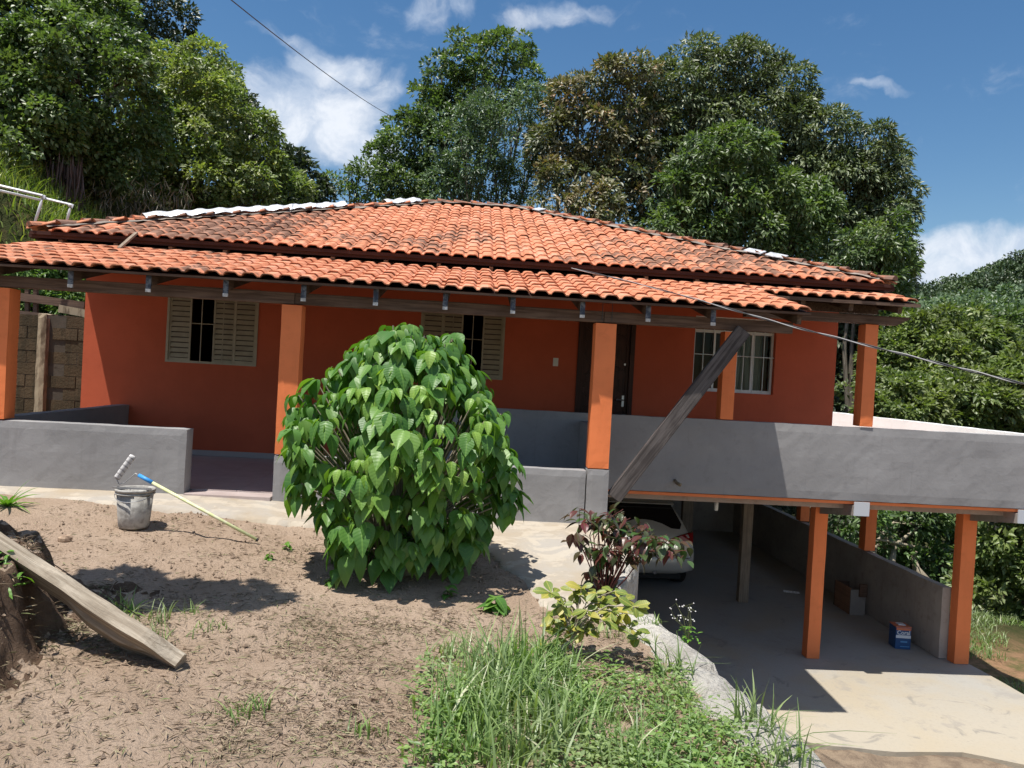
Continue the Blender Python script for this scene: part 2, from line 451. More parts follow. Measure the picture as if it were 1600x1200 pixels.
material('can_orange', (0.60, 0.19, 0.10), 0.5)
material('car_paint', (0.60, 0.57, 0.53), 0.35, 0.5, metallic=0.15, coat=0.6)
material('car_glass', (0.012, 0.010, 0.010), 0.08, 0.5)
material('tyre_rubber', (0.018, 0.017, 0.016), 0.85)
material('rim_metal', (0.28, 0.28, 0.28), 0.4, 0.5, metallic=0.7)
material('red_lens', (0.30, 0.012, 0.015), 0.15, 0.5)
material('chrome', (0.70, 0.70, 0.70), 0.15, 0.5, metallic=1.0)
material('black_plastic', (0.02, 0.02, 0.02), 0.6)
material('lamp_glass', (0.75, 0.75, 0.74), 0.3, 0.5)
def block_base(g):
    P = g.pos()
    n = g.noise(P, 2.2, 6, 0.7); n2 = g.noise(g.mapping(P, scale=(5, 5, 0.8)), 2.0, 5, 0.65)
    a = g.ramp(g.objrand(), [(0, (0.085, 0.060, 0.036)), (1, (0.12, 0.085, 0.052))])
    a = g.mix(g.math('MULTIPLY', g.smooth(n, 0.42, 0.6), 0.6), a, (0.07, 0.055, 0.035))
    return g.mix(g.math('MULTIPLY', g.smooth(n2, 0.45, 0.62), 0.6), a, (0.045, 0.038, 0.025))
material('old_block', block_base, 0.95, 0.1, lambda g: g.bump(g.noise(g.pos(), 25, 6, 0.7), 0.8, 0.015))
material('pillar_concrete', lambda g: g.mix(g.smooth(g.noise(g.mapping(g.pos(), scale=(4, 4, 0.7)), 3, 6, 0.7), 0.45, 0.62), (0.36, 0.29, 0.20), (0.16, 0.12, 0.08)), 0.95, 0.1)

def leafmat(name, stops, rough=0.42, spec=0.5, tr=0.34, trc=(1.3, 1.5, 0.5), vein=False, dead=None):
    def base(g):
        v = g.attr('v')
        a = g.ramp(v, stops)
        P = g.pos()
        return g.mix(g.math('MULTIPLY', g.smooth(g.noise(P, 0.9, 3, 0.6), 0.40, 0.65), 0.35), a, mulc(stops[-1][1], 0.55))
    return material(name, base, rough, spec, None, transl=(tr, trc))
leafmat('leaf_mango', [(0, (0.039, 0.067, 0.030)), (0.5, (0.107, 0.169, 0.059)), (0.85, (0.177, 0.244, 0.091)), (1, (0.266, 0.315, 0.132))])
leafmat('leaf_olive', [(0, (0.047, 0.067, 0.034)), (0.5, (0.125, 0.168, 0.074)), (0.85, (0.195, 0.238, 0.117)), (1, (0.285, 0.301, 0.168))], tr=0.2)
leafmat('leaf_brown', [(0, (0.052, 0.068, 0.034)), (0.4, (0.128, 0.158, 0.074)), (0.7, (0.229, 0.213, 0.113)), (1, (0.462, 0.278, 0.164))], tr=0.2)
leafmat('leaf_bright', [(0, (0.049, 0.096, 0.032)), (0.5, (0.129, 0.229, 0.065)), (0.85, (0.220, 0.337, 0.102)), (1, (0.347, 0.430, 0.146))])
leafmat('leaf_bluish', [(0, (0.048, 0.082, 0.045)), (0.5, (0.119, 0.185, 0.097)), (0.85, (0.182, 0.265, 0.140)), (1, (0.251, 0.318, 0.184))], tr=0.25)
leafmat('leaf_sunny', [(0, (0.05, 0.075, 0.025)), (0.5, (0.15, 0.21, 0.06)), (0.85, (0.24, 0.30, 0.10)), (1, (0.36, 0.38, 0.17))])
leafmat('leaf_dark', [(0, (0.026, 0.039, 0.023)), (0.5, (0.059, 0.086, 0.043)), (0.85, (0.105, 0.134, 0.067)), (1, (0.145, 0.170, 0.094))], tr=0.15)
leafmat('leaf_yellowish', [(0, (0.063, 0.097, 0.033)), (0.5, (0.175, 0.242, 0.075)), (0.85, (0.283, 0.341, 0.107)), (1, (0.515, 0.481, 0.197))])
leafmat('leaf_undergrowth', [(0, (0.040, 0.070, 0.030)), (0.5, (0.086, 0.153, 0.053)), (0.85, (0.169, 0.269, 0.085)), (1, (0.329, 0.430, 0.162))])
leafmat('dry_vines', [(0, (0.06, 0.045, 0.03)), (0.5, (0.16, 0.13, 0.085)), (1, (0.34, 0.29, 0.2))], tr=0.1, trc=(1, 1, 1))
leafmat('hanging_roots', [(0, (0.03, 0.015, 0.012)), (0.5, (0.08, 0.042, 0.035)), (1, (0.17, 0.10, 0.08))], tr=0.0, trc=(1, 1, 1))
leafmat('grass_blade', [(0, (0.096, 0.163, 0.051)), (0.5, (0.179, 0.287, 0.087)), (0.85, (0.290, 0.407, 0.131)), (1, (0.600, 0.600, 0.407))], tr=0.35)
leafmat('hill_grass', [(0, (0.10, 0.16, 0.03)), (0.5, (0.20, 0.28, 0.06)), (1, (0.36, 0.38, 0.13))], tr=0.35)

leafmat('dry_litter', [(0, (0.12, 0.085, 0.06)), (0.5, (0.27, 0.20, 0.145)), (0.84, (0.40, 0.32, 0.23)), (1, (0.20, 0.23, 0.10))], tr=0.0, trc=(1, 1, 1), rough=0.9, spec=0.1)
leafmat('forest_far', [(0, (0.028, 0.050, 0.028)), (0.5, (0.075, 0.120, 0.053)), (0.85, (0.137, 0.195, 0.086)), (1, (0.207, 0.257, 0.123))], tr=0.1)

def bigleaf(name, c1, c2, c3, under, rough=0.44, tr=0.32, scale=1.0):
    """leaf with midrib and side veins from its own uv"""
    m = bpy.data.materials.new(name); m.use_nodes = True
    g = NT(m.node_tree); g.n.clear()
    out = g.n.new('ShaderNodeOutputMaterial')
    O = g.obj(); s = g.sep(O)
    w = g.objrand()
    v = g.math('FRACT', g.math('ADD', w, g.attr('v')))
    a = g.ramp(v, [(0, c1), (0.5, c2), (1, c3)])
    ax = g.math('ABSOLUTE', s[0])
    mid = g.math('SUBTRACT', 1.0, g.smooth(ax, 0.0, 0.006 * scale))
    q = g.math('FRACT', g.math('MULTIPLY', g.math('SUBTRACT', s[1], g.math('MULTIPLY', ax, 0.55)), 52.0 / scale))
    rib = g.math('SUBTRACT', 1.0, g.smooth(g.math('ABSOLUTE', g.math('SUBTRACT', q, 0.5)), 0.0, 0.14))
    a = g.mix(g.math('MULTIPLY', g.math('MAXIMUM', mid, g.math('MULTIPLY', rib, 0.30)), 0.5), a, mulc(c3, 1.5))
    geo = g.n.new('ShaderNodeNewGeometry')
    p = g.n.new('ShaderNodeBsdfPrincipled')
    g.put(p.inputs['Base Color'], a); p.inputs['Roughness'].default_value = rough
    p.inputs['Specular IOR Level'].default_value = 0.45
    wave = g.math('ABSOLUTE', g.math('SUBTRACT', q, 0.5))
    g.put(p.inputs['Normal'], g.bump(wave, 0.30, 0.005 * scale))
    t = g.n.new('ShaderNodeBsdfTranslucent'); g.put(t.inputs[0], g.mix(1.0, a, (1.5, 1.6, 0.4), 'MULTIPLY'))
    mx = g.n.new('ShaderNodeMixShader'); mx.inputs[0].default_value = tr
    g.l.new(p.outputs[0], mx.inputs[1]); g.l.new(t.outputs[0], mx.inputs[2]); g.l.new(mx.outputs[0], out.inputs[0])
    MATS[name] = m
bigleaf('poinsettia_leaf', (0.060, 0.160, 0.032), (0.105, 0.235, 0.046), (0.175, 0.31, 0.062), None)
bigleaf('fresh_leaf', (0.15, 0.29, 0.045), (0.20, 0.35, 0.06), (0.27, 0.41, 0.08), None, rough=0.42, tr=0.34)
bigleaf('young_leaf', (0.09, 0.22, 0.03), (0.11, 0.25, 0.035), (0.14, 0.28, 0.045), None)
bigleaf('rose_leaf', (0.12, 0.022, 0.030), (0.060, 0.055, 0.030), (0.055, 0.12, 0.032), None, tr=0.15, scale=0.5, rough=0.3)
bigleaf('crassula_leaf', (0.13, 0.19, 0.03), (0.18, 0.23, 0.045), (0.42, 0.36, 0.07), None, tr=0.25, scale=0.5)
material('stone', lambda g: g.mix(g.smooth(g.noise(g.pos(), 20, 5), 0.4, 0.6), (0.26, 0.18, 0.13), (0.38, 0.28, 0.20)), 0.95, 0.1)
material('ochre_clay', (0.40, 0.20, 0.09), 0.95, 0.1)

# ---------------------------------------------------------------- mesh helpers
ORG = {}          # world origin of every object made here
def tag(o, label=None, category=None, group=None, kind=None):
    if label: o['label'] = label
    if category: o['category'] = category
    if group: o['group'] = group
    if kind: o['kind'] = kind
    return o

def thing(name, loc, label, category, group=None):
    o = bpy.data.objects.new(name, None)
    o.empty_display_size = 0.2
    o.location = loc
    COL.objects.link(o)
    ORG[o.name] = np.array(loc, float)
    return tag(o, label, category, group)

def link(o, parent, w):
    w = np.array(w, float)
    ORG[o.name] = w
    if parent is not None:
        o.parent = parent
        o.location = w - ORG[parent.name]
    else:
        o.location = w
    COL.objects.link(o)
    ORG[o.name] = w
    return o

def mesh_np(name, V, F, mat=None, smooth=False, v=None):
    """V (n,3); F list of faces or an (m,3)/(m,4) array"""
    me = bpy.data.meshes.new(name)
    V = np.asarray(V, np.float32)
    if isinstance(F, np.ndarray):
        m, k = F.shape
        me.vertices.add(len(V)); me.vertices.foreach_set('co', V.ravel())
        me.loops.add(m * k); me.loops.foreach_set('vertex_index', F.ravel().astype(np.int32))
        me.polygons.add(m)
        me.polygons.foreach_set('loop_start', np.arange(0, m * k, k, dtype=np.int32))
        me.polygons.foreach_set('loop_total', np.full(m, k, np.int32))
        me.update(calc_edges=True)
    else:
        me.from_pydata([tuple(map(float, q)) for q in V], [], F)
        me.update()
    if v is not None:
        a = me.attributes.new('v', 'FLOAT', 'POINT')
        a.data.foreach_set('value', np.asarray(v, np.float32))
    if smooth:
        me.polygons.foreach_set('use_smooth', np.ones(len(me.polygons), bool))
    if mat: me.materials.append(MATS[mat])
    return me

def place(name, me, parent=None, origin=(0, 0, 0)):
    o = bpy.data.objects.new(name, me)
    return link(o, parent, origin)

class MB:
    """mesh builder in world coordinates"""
    def __init__(s):
        s.V = []; s.F = []
    def add(s, V, F):
        k = len(s.V)
        s.V += [tuple(float(c) for c in v) for v in V]
        s.F += [tuple(i + k for i in f) for f in F]
        return s
    def box(s, x0, x1, y0, y1, z0, z1):
        V = [(x0, y0, z0), (x1, y0, z0), (x1, y1, z0), (x0, y1, z0), (x0, y0, z1), (x1, y0, z1), (x1, y1, z1), (x0, y1, z1)]
        return s.add(V, [(3, 2, 1, 0), (4, 5, 6, 7), (0, 1, 5, 4), (1, 2, 6, 5), (2, 3, 7, 6), (3, 0, 4, 7)])
    def bar(s, p0, p1, w, h, up=(0, 0, 1)):
        """rectangular bar from p0 to p1; w sideways, h along up"""
        p0, p1 = Vector(p0), Vector(p1)
        d = (p1 - p0).normalized(); u = Vector(up)
        sd = d.cross(u).normalized(); u = sd.cross(d).normalized()
        V = []
        for p in (p0, p1):
            for a, b in ((-1, -1), (1, -1), (1, 1), (-1, 1)):
                V.append(p + sd * (a * w / 2) + u * (b * h / 2))
        return s.add(V, [(3, 2, 1, 0), (4, 5, 6, 7), (0, 1, 5, 4), (1, 2, 6, 5), (2, 3, 7, 6), (3, 0, 4, 7)])
    def prism(s, poly, axis, a, b):
        """poly: 2-d points in the plane across axis (0: y,z; 1: x,z; 2: x,y)"""
        def P(q, t):
            return {0: (t, q[0], q[1]), 1: (q[0], t, q[1]), 2: (q[0], q[1], t)}[axis]
        n = len(poly)
        V = [P(q, a) for q in poly] + [P(q, b) for q in poly]
        F = [tuple(range(n - 1, -1, -1)), tuple(range(n, 2 * n))]
        F += [(i, (i + 1) % n, n + (i + 1) % n, n + i) for i in range(n)]
        return s.add(V, F)
    def tube(s, pts, rad, n=8, cap=True):
        pts = [Vector(p) for p in pts]
        if not hasattr(rad, '__len__'): rad = [rad] * len(pts)
        V = []; F = []
        ref = Vector((0, 0, 1))
        d0 = (pts[1] - pts[0]).normalized()
        if abs(d0.dot(ref)) > 0.9: ref = Vector((1, 0, 0))
        for i, p in enumerate(pts):
            d = (pts[min(i + 1, len(pts) - 1)] - pts[max(i - 1, 0)]).normalized()
            a = d.cross(ref).normalized(); b = d.cross(a).normalized()
            for k in range(n):
                t = 2 * math.pi * k / n
                V.append(p + (a * math.cos(t) + b * math.sin(t)) * rad[i])
        for i in range(len(pts) - 1):
            for k in range(n):
                F.append((i * n + k, i * n + (k + 1) % n, (i + 1) * n + (k + 1) % n, (i + 1) * n + k))
        if cap:
            F.append(tuple(range(n - 1, -1, -1))); F.append(tuple(range((len(pts) - 1) * n, len(pts) * n)))
        return s.add(V, F)
    def lathe(s, c, prof, n=24):
        """prof: list of (r, z) about the vertical through c"""
        V = []; F = []
        for r, z in prof:
            for k in range(n):
                t = 2 * math.pi * k / n
                V.append((c[0] + r * math.cos(t), c[1] + r * math.sin(t), c[2] + z))
        for i in range(len(prof) - 1):
            for k in range(n):
                F.append((i * n + k, i * n + (k + 1) % n, (i + 1) * n + (k + 1) % n, (i + 1) * n + k))
        return s.add(V, F)
    def build(s, name, mat, parent=None, bevel=0.0, smooth=False, origin=None, seg=2):
        V = np.array(s.V)
        if origin is None:
            origin = ((V[:, 0].min() + V[:, 0].max()) / 2, (V[:, 1].min() + V[:, 1].max()) / 2, V[:, 2].min())
        me = mesh_np(name, V - np.array(origin), s.F, mat, smooth)
        o = place(name, me, parent, origin)
        if bevel:
            b = o.modifiers.new('bevel', 'BEVEL'); b.width = bevel; b.segments = seg
            b.limit_method = 'ANGLE'
        return o

def aligned_bar(name, p0, p1, w, h, mat, parent=None, bevel=0.0, up=(0, 0, 1)):
    """bar whose own x runs along it, so that the grain follows"""
    p0, p1 = Vector(p0), Vector(p1)
    dn = (p1 - p0).normalized(); sd = dn.cross(Vector(up)).normalized(); u = sd.cross(dn)
    L = (p1 - p0).length
    m = MB().box(0, L, -w / 2, w / 2, -h / 2, h / 2)
    o = m.build(name, mat, parent, bevel=bevel, origin=(0, 0, 0))
    o.location = p0 - (Vector(ORG[parent.name]) if parent is not None else Vector((0, 0, 0)))
    ORG[o.name] = np.array(p0)
    o.rotation_euler = Matrix((dn, -sd, u)).transposed().to_euler()
    return o

def rough_box(x0, x1, y0, y1, z0, z1, cell=0.09, amp=0.005, seed=0):
    """closed box of small cells whose skin is pushed about a little, like hand-laid plaster"""
    nx, ny, nz = (max(1, int(round((b - a) / cell))) for a, b in ((x0, x1), (y0, y1), (z0, z1)))
    idx = {}; V = []; F = []
    def vid(i, j, k):
        q = (i, j, k)
        if q not in idx:
            p = Vector((x0 + (x1 - x0) * i / nx, y0 + (y1 - y0) * j / ny, z0 + (z1 - z0) * k / nz))
            n = mnoise.noise_vector(p * 3.1 + Vector((seed, 0, 0))) * amp + mnoise.noise_vector(p * 11.0) * (amp * 0.45)
            # round the arrises
            e = Vector(((i == 0) - (i == nx), (j == 0) - (j == ny), (k == 0) - (k == nz)))
            if abs(e.x) + abs(e.y) + abs(e.z) > 1: n = n + e * (amp * 1.2)
            idx[q] = len(V); V.append(p + n)
        return idx[q]
    for i in range(nx):
        for j in range(ny):
            F.append((vid(i, j + 1, 0), vid(i + 1, j + 1, 0), vid(i + 1, j, 0), vid(i, j, 0)))
            F.append((vid(i, j, nz), vid(i + 1, j, nz), vid(i + 1, j + 1, nz), vid(i, j + 1, nz)))
    for i in range(nx):
        for k in range(nz):
            F.append((vid(i, 0, k), vid(i + 1, 0, k), vid(i + 1, 0, k + 1), vid(i, 0, k + 1)))
            F.append((vid(i, ny, k + 1), vid(i + 1, ny, k + 1), vid(i + 1, ny, k), vid(i, ny, k)))
    for j in range(ny):
        for k in range(nz):
            F.append((vid(0, j + 1, k), vid(0, j, k), vid(0, j, k + 1), vid(0, j + 1, k + 1)))
            F.append((vid(nx, j, k), vid(nx, j + 1, k), vid(nx, j + 1, k + 1), vid(nx, j, k + 1)))
    m = MB(); m.V = [tuple(v) for v in V]; m.F = F
    return m

def sm(a, b, x):
    t = np.clip((np.asarray(x, float) - a) / (b - a), 0, 1)
    return t * t * (3 - 2 * t)
def nz(x, y, s, o=0.0):
    return mnoise.noise(Vector((x * s + o, y * s - o, o)))

# ================================================================ THE SETTING
LIP = [(1.52, 7.45), (1.50, 6.6), (1.30, 5.9), (1.08, 5.35), (1.20, 4.95), (1.31, 4.57), (1.37, 4.11), (1.40, 3.77), (1.43, 3.48), (1.47, 3.2), (1.50, 2.9), (1.56, 2.3), (1.6, 1.4), (1.6, -2)]
_ly = np.array([p[1] for p in LIP][::-1]); _lx = np.array([p[0] for p in LIP][::-1])
def lipx(y): return np.interp(y, _ly, _lx)

def yard_z(x, y):
    z = -0.04 - 0.11 * sm(-3, 0.8, x) - 0.10 * sm(7.0, 4.8, y)
    bank = sm(-1.93, -2.16, x + 0.30 * (y - 3.7) * (y > 3.7)) * sm(4.7, 4.3, y)
    z = z + bank * (0.42 + 0.25 * np.clip(-x - 2.4, 0, 3))
    z = z + 0.12 * np.clip(-x - 3.2, 0, 2) * sm(7.0, 5.0, y)
    return z

PATH = np.array([(-6.6, 7.8), (-6.6, 7.20), (-4.0, 7.08), (-3.07, 6.86), (-2.38, 6.72), (-1.8, 6.64), (-1.35, 6.58), (-0.4, 6.46), (0.2, 6.22), (0.42, 5.6), (0.55, 5.05),
               (0.80, 4.78), (1.05, 4.80), (1.30, 5.3), (1.50, 5.9), (1.60, 6.6), (1.6, 7.8)])
_A = PATH; _B = np.roll(PATH, -1, 0); _D = _B - _A; _LL = (_D ** 2).sum(1)
def path_dist(x, y):
    """signed distance to the path outline, positive inside"""
    q = np.array((x, y)) - _A
    t = np.clip((q * _D).sum(1) / _LL, 0, 1)
    d = np.sqrt(((q - _D * t[:, None]) ** 2).sum(1)).min()
    c = (_A[:, 1] > y) != (_B[:, 1] > y)
    xi = _A[:, 0] + (y - _A[:, 1]) * _D[:, 0] / np.where(_D[:, 1] == 0, 1e-9, _D[:, 1])
    return d if (c & (x < xi)).sum() % 2 else -d

def yard_height(x, y):
    z = float(yard_z(x, y))
    if y > 4.5 and path_dist(x, y) > 0.05: return z - 0.03
    z += 0.035 * nz(x, y, 1.3, 3) + 0.018 * nz(x, y, 4.5, 7) + 0.009 * nz(x, y, 13, 2) + 0.004 * nz(x, y, 31, 5)
    return z

def build_yard():
    xs = np.concatenate([np.arange(-7, -3.4, 0.12), np.arange(-3.4, -2.4, 0.036), np.arange(-2.4, -1.8, 0.016), np.arange(-1.8, 1.7, 0.036)])
    ys = np.concatenate([np.arange(-2.5, 2.2, 0.2), np.arange(2.2, 5.8, 0.032), np.arange(5.8, 7.62, 0.06)])
    nx, ny = len(xs), len(ys)
    V = np.zeros((ny, nx, 3))
    for j, y in enumerate(ys):
        lx = float(lipx(y)) - 0.07
        for i, x in enumerate(xs):
            xx = min(x, lx)
            z = yard_height(xx, y)
            if -2.55 < xx < -1.8 and y < 4.9:      # the cut bank is rough
                z += 0.10 * nz(xx, y, 7, 1) * float(sm(-1.80, -2.0, xx))
                z += 0.045 * nz(xx, y, 19, 3) * float(sm(-1.85, -2.0, xx)); xx += 0.05 * nz(y, xx, 6, 4) + 0.02 * nz(y, xx, 21, 4)
            V[j, i] = (xx, y, z)
    idx = np.arange(nx * ny).reshape(ny, nx)
    F = np.stack([idx[:-1, :-1], idx[:-1, 1:], idx[1:, 1:], idx[1:, :-1]], -1).reshape(-1, 4)
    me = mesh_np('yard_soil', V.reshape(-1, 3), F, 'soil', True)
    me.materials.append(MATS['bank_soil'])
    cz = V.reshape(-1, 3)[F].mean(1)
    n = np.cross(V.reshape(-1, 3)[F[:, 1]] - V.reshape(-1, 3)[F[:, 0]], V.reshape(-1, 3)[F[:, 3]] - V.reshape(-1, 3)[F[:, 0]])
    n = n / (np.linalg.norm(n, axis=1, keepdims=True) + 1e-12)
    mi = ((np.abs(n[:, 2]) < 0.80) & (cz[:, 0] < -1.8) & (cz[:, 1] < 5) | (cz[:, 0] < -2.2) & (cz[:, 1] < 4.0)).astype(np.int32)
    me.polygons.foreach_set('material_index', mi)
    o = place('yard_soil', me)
    tag(o, 'bare reddish brown soil yard in front of the house', None, None, 'structure')
build_yard()

def terr_z(x, y):
    z = np.full(np.shape(x), -2.62) + 0.0 * x
    z = z - 0.10 * np.clip(x - 9, 0, 40) - 0.03 * np.clip(y - 14, 0, 30) * sm(3, 8, x)
    left = sm(1.35, 0.4, x) * sm(19, 17.5, y) + sm(7, 0, x) * sm(17.5, 19, y)
    z = z * (1 - left) + left * (-0.32)
    lf = sm(-4.9, -5.4, x)
    z = z + lf * sm(8.5, 10, y) * 0.45
    hill = sm(12.9, 14.2, y) * sm(-4.5, -6.0, x)
    z = z + hill * (1.9 + 0.93 * np.clip(-x - 6.2, 0, 4.2) + 0.45 * np.clip(-x - 10.4, 0, 10) + 0.10 * np.clip(y - 14, 0, 22))
    back = sm(19, 24, y) * sm(3, -4, x) * (1 - hill)
    z = z + back * 1.8
    return z
def build_terrain():
    xs = np.unique(np.concatenate([np.arange(-60, -14, 2.5), np.arange(-14, -4, 0.3), np.arange(-4, 14, 0.5), np.arange(14, 40, 2), np.arange(40, 420, 12)]))
    ys = np.unique(np.concatenate([np.arange(-30, -2, 3), np.arange(-2, 10, 0.8), np.arange(10, 20, 0.35), np.arange(20, 60, 2), np.arange(60, 400, 12)]))
    X, Y = np.meshgrid(xs, ys)
    Z = terr_z(X, Y)
    far = sm(60, 220, X) * sm(20, 120, Y)
    Z = Z + 0
    for j in range(X.shape[0]):
        for i in range(X.shape[1]):
            x, y = X[j, i], Y[j, i]
            if x > 6.9 or y > 12: Z[j, i] += 0.12 * nz(x, y, 0.9, 1) + 0.05 * nz(x, y, 3, 1)
    idx = np.arange(X.size).reshape(X.shape)
    F = np.stack([idx[:-1, :-1], idx[:-1, 1:], idx[1:, 1:], idx[1:, :-1]], -1).reshape(-1, 4)
    V = np.stack([X, Y, Z], -1).reshape(-1, 3)
    me = mesh_np('ground', V, F, 'terrain', True)
    tag(place('ground', me), 'grassy reddish ground falling away around the house', None, None, 'structure')
build_terrain()

def build_far_hill():
    # a long wooded ridge 150-260 m off, rising to the right
    us = np.linspace(0, 1, 90); vs = np.linspace(0, 1, 30)
    V = []
    for v in vs:
        for u in us:
            x = 30 + 200 * u; y = 120 + 60 * v
            top = 18.6 + (0.22 * min(x - 86, 11) + 0.42 * max(x - 97, 0)) * (x > 86) + 0.10 * (x - 86) * (x <= 86)
            top = min(top, 60)
            z = -6 + (top + 6) * math.sin(math.pi * min(v * 1.15, 1) / 1.25) if v < 0.8 else -6 + (top + 6) * (1.2 - v)
            z += 1.6 * nz(x, y, 0.05, 3) + 1.0 * nz(x, y, 0.12, 9)
            V.append((x, y, z))
    V = np.array(V)
    idx = np.arange(len(V)).reshape(30, 90)
    F = np.stack([idx[:-1, :-1], idx[:-1, 1:], idx[1:, 1:], idx[1:, :-1]], -1).reshape(-1, 4)
    me = mesh_np('far_hill', V, F, 'hill_forest_floor', True)
    tag(place('far_hill', me), 'wooded hill rising to the right in the distance', None, None, 'structure')
    return V.reshape(30, 90, 3)
HILL_V = build_far_hill()

def sheet(name, poly, z, mat, label, thick=0.10, amp=0.0, cell=0.25):
    """flat slab with an uneven outline"""
    P = []
    n = len(poly)
    for i in range(n):
        a, b = np.array(poly[i]), np.array(poly[(i + 1) % n])
        L = np.linalg.norm(b - a); k = max(1, int(L / cell))
        for t in range(k):
            q = a + (b - a) * t / k
            if amp: q = q + amp * np.array([nz(q[0], q[1], 3.1, 2), nz(q[1], q[0], 3.1, 5)])
            P.append(q)
    m = MB().prism([tuple(q) for q in P], 2, z - thick, z)
    o = m.build(name, mat, None, origin=(0, 0, 0))
    return tag(o, label, None, None, 'structure')

def build_path():
    xs = np.arange(-6.5, 1.52, 0.04); ys = np.arange(4.65, 7.6, 0.035)
    V = np.zeros((len(ys), len(xs), 3))
    for b, y in enumerate(ys):
        for a, x in enumerate(xs):
            xx = min(x, float(lipx(y)) - 0.03)
            d = path_dist(xx, y) + 0.05 * nz(xx, y, 3.0, 2) + 0.025 * nz(xx, y, 11, 5)
            V[b, a] = (xx, y, float(yard_z(xx, y)) + 0.022 + 0.004 * nz(xx, y, 5, 1) - 0.14 * (1 - float(sm(-0.05, 0.012, d))))
    idx = np.arange(V.shape[0] * V.shape[1]).reshape(V.shape[:2])
    F = np.stack([idx[:-1, :-1], idx[:-1, 1:], idx[1:, 1:], idx[1:, :-1]], -1).reshape(-1, 4)
    keep = np.abs(V.reshape(-1, 3)[F][:, :, 2].max(1) - yard_z(V.reshape(-1, 3)[F][:, :, 0].mean(1), V.reshape(-1, 3)[F][:, :, 1].mean(1)) - 0.0) < 0.10
    me = mesh_np('path', V.reshape(-1, 3), F[keep], 'path_concrete', True)
    tag(place('path', me), 'stained cream concrete path running along the front wall', None, None, 'structure')
build_path()

sheet('garage_floor', [(1.45, 7.3), (3.05, 6.55), (3.44, 7.43), (3.75, 7.35), (4.35, 7.26), (5.05, 7.30), (5.52, 7.08), (6.9, 6.2), (6.78, 9.3), (6.74, 9.86), (6.58, 10.0), (6.58, 18.2), (1.45, 18.2)],
      -2.2, 'garage_concrete', 'worn concrete garage floor and drive below the house', 0.30, 0.02, 0.2)
# rough dirt ramp in front of the drive
def build_ramp():
    xs = np.arange(1.3, 8.5, 0.12); ys = np.arange(1.0, 8.0, 0.12)
    X, Y = np.meshgrid(xs, ys)
    Z = np.zeros_like(X)
    for j in range(X.shape[0]):
        for i in range(X.shape[1]):
            Z[j, i] = -2.24 - 0.05 * (7.2 - Y[j, i]) + 0.05 * nz(X[j, i], Y[j, i], 2.2, 1) + 0.02 * nz(X[j, i], Y[j, i], 8, 1) - 0.25 * float(sm(6.6, 7.2, X[j, i])) - 0.12 * float(sm(7.2, 7.8, Y[j, i]))
    idx = np.arange(X.size).reshape(X.shape)
    F = np.stack([idx[:-1, :-1], idx[:-1, 1:], idx[1:, 1:], idx[1:, :-1]], -1).reshape(-1, 4)
    me = mesh_np('dirt_ramp', np.stack([X, Y, Z], -1).reshape(-1, 3), F, 'ramp_dirt', True)
    tag(place('dirt_ramp', me), 'bare dirt ramp leading up to the concrete garage floor', None, None, 'structure')
build_ramp()

# retaining wall with its rough concrete lip
def build_lip():
    m = MB()
    ys = np.arange(7.46, 1.0, -0.055)
    rows = []
    prof = [(-0.27, -0.10), (-0.24, 0.0), (-0.17, 0.035), (-0.09, 0.05), (0.0, 0.035), (0.045, -0.02), (0.06, -0.12), (0.05, -0.5), (0.06, -1.2), (0.06, -2.25)]
    V = []
    for y in ys:
        lx = float(lipx(y)); base = yard_height(lx - 0.15, y)
        wscale = 0.55 if y > 5.2 else 1.0
        for k, (dx, dz) in enumerate(prof):
            a = 0.055 if k in (0, 1, 2, 3, 4) else 0.03
            p = Vector((lx + dx * wscale, y, base + dz))
            nv = mnoise.noise_vector(p * 6.0) * a + mnoise.noise_vector(p * 19.0) * (a * 0.5)
            if dz < -0.2: p.z = max(-2.3, p.z); 
            V.append(p + nv)
    n = len(prof)
    F = []
    for j in range(len(ys) - 1):
        for k in range(n - 1):
            F.append((j * n + k, j * n + k + 1, (j + 1) * n + k + 1, (j + 1) * n + k))
    m.V = [tuple(v) for v in V]; m.F = F
    o = m.build('retaining_wall', 'rough_lip_concrete', None, smooth=True, origin=(1.4, 4.0, -2.2))
    tag(o, 'rough pale concrete retaining wall lip between yard and sunken garage', 'retaining wall')
build_lip()

# ================================================================ HOUSE
SL = 0.35                                  # main roof pitch
EY, EZ = 9.10, 2.63                        # main eave line
XL, XR = -5.15, 5.07
WY = 10.25
RY = EY + (XR - XL) * 0.43                 # ridge line, y
RZ = EZ + SL * (RY - EY)
house = thing('house', (0, 13.5, 0), 'orange rendered single storey house under a hipped clay tile roof', 'house')

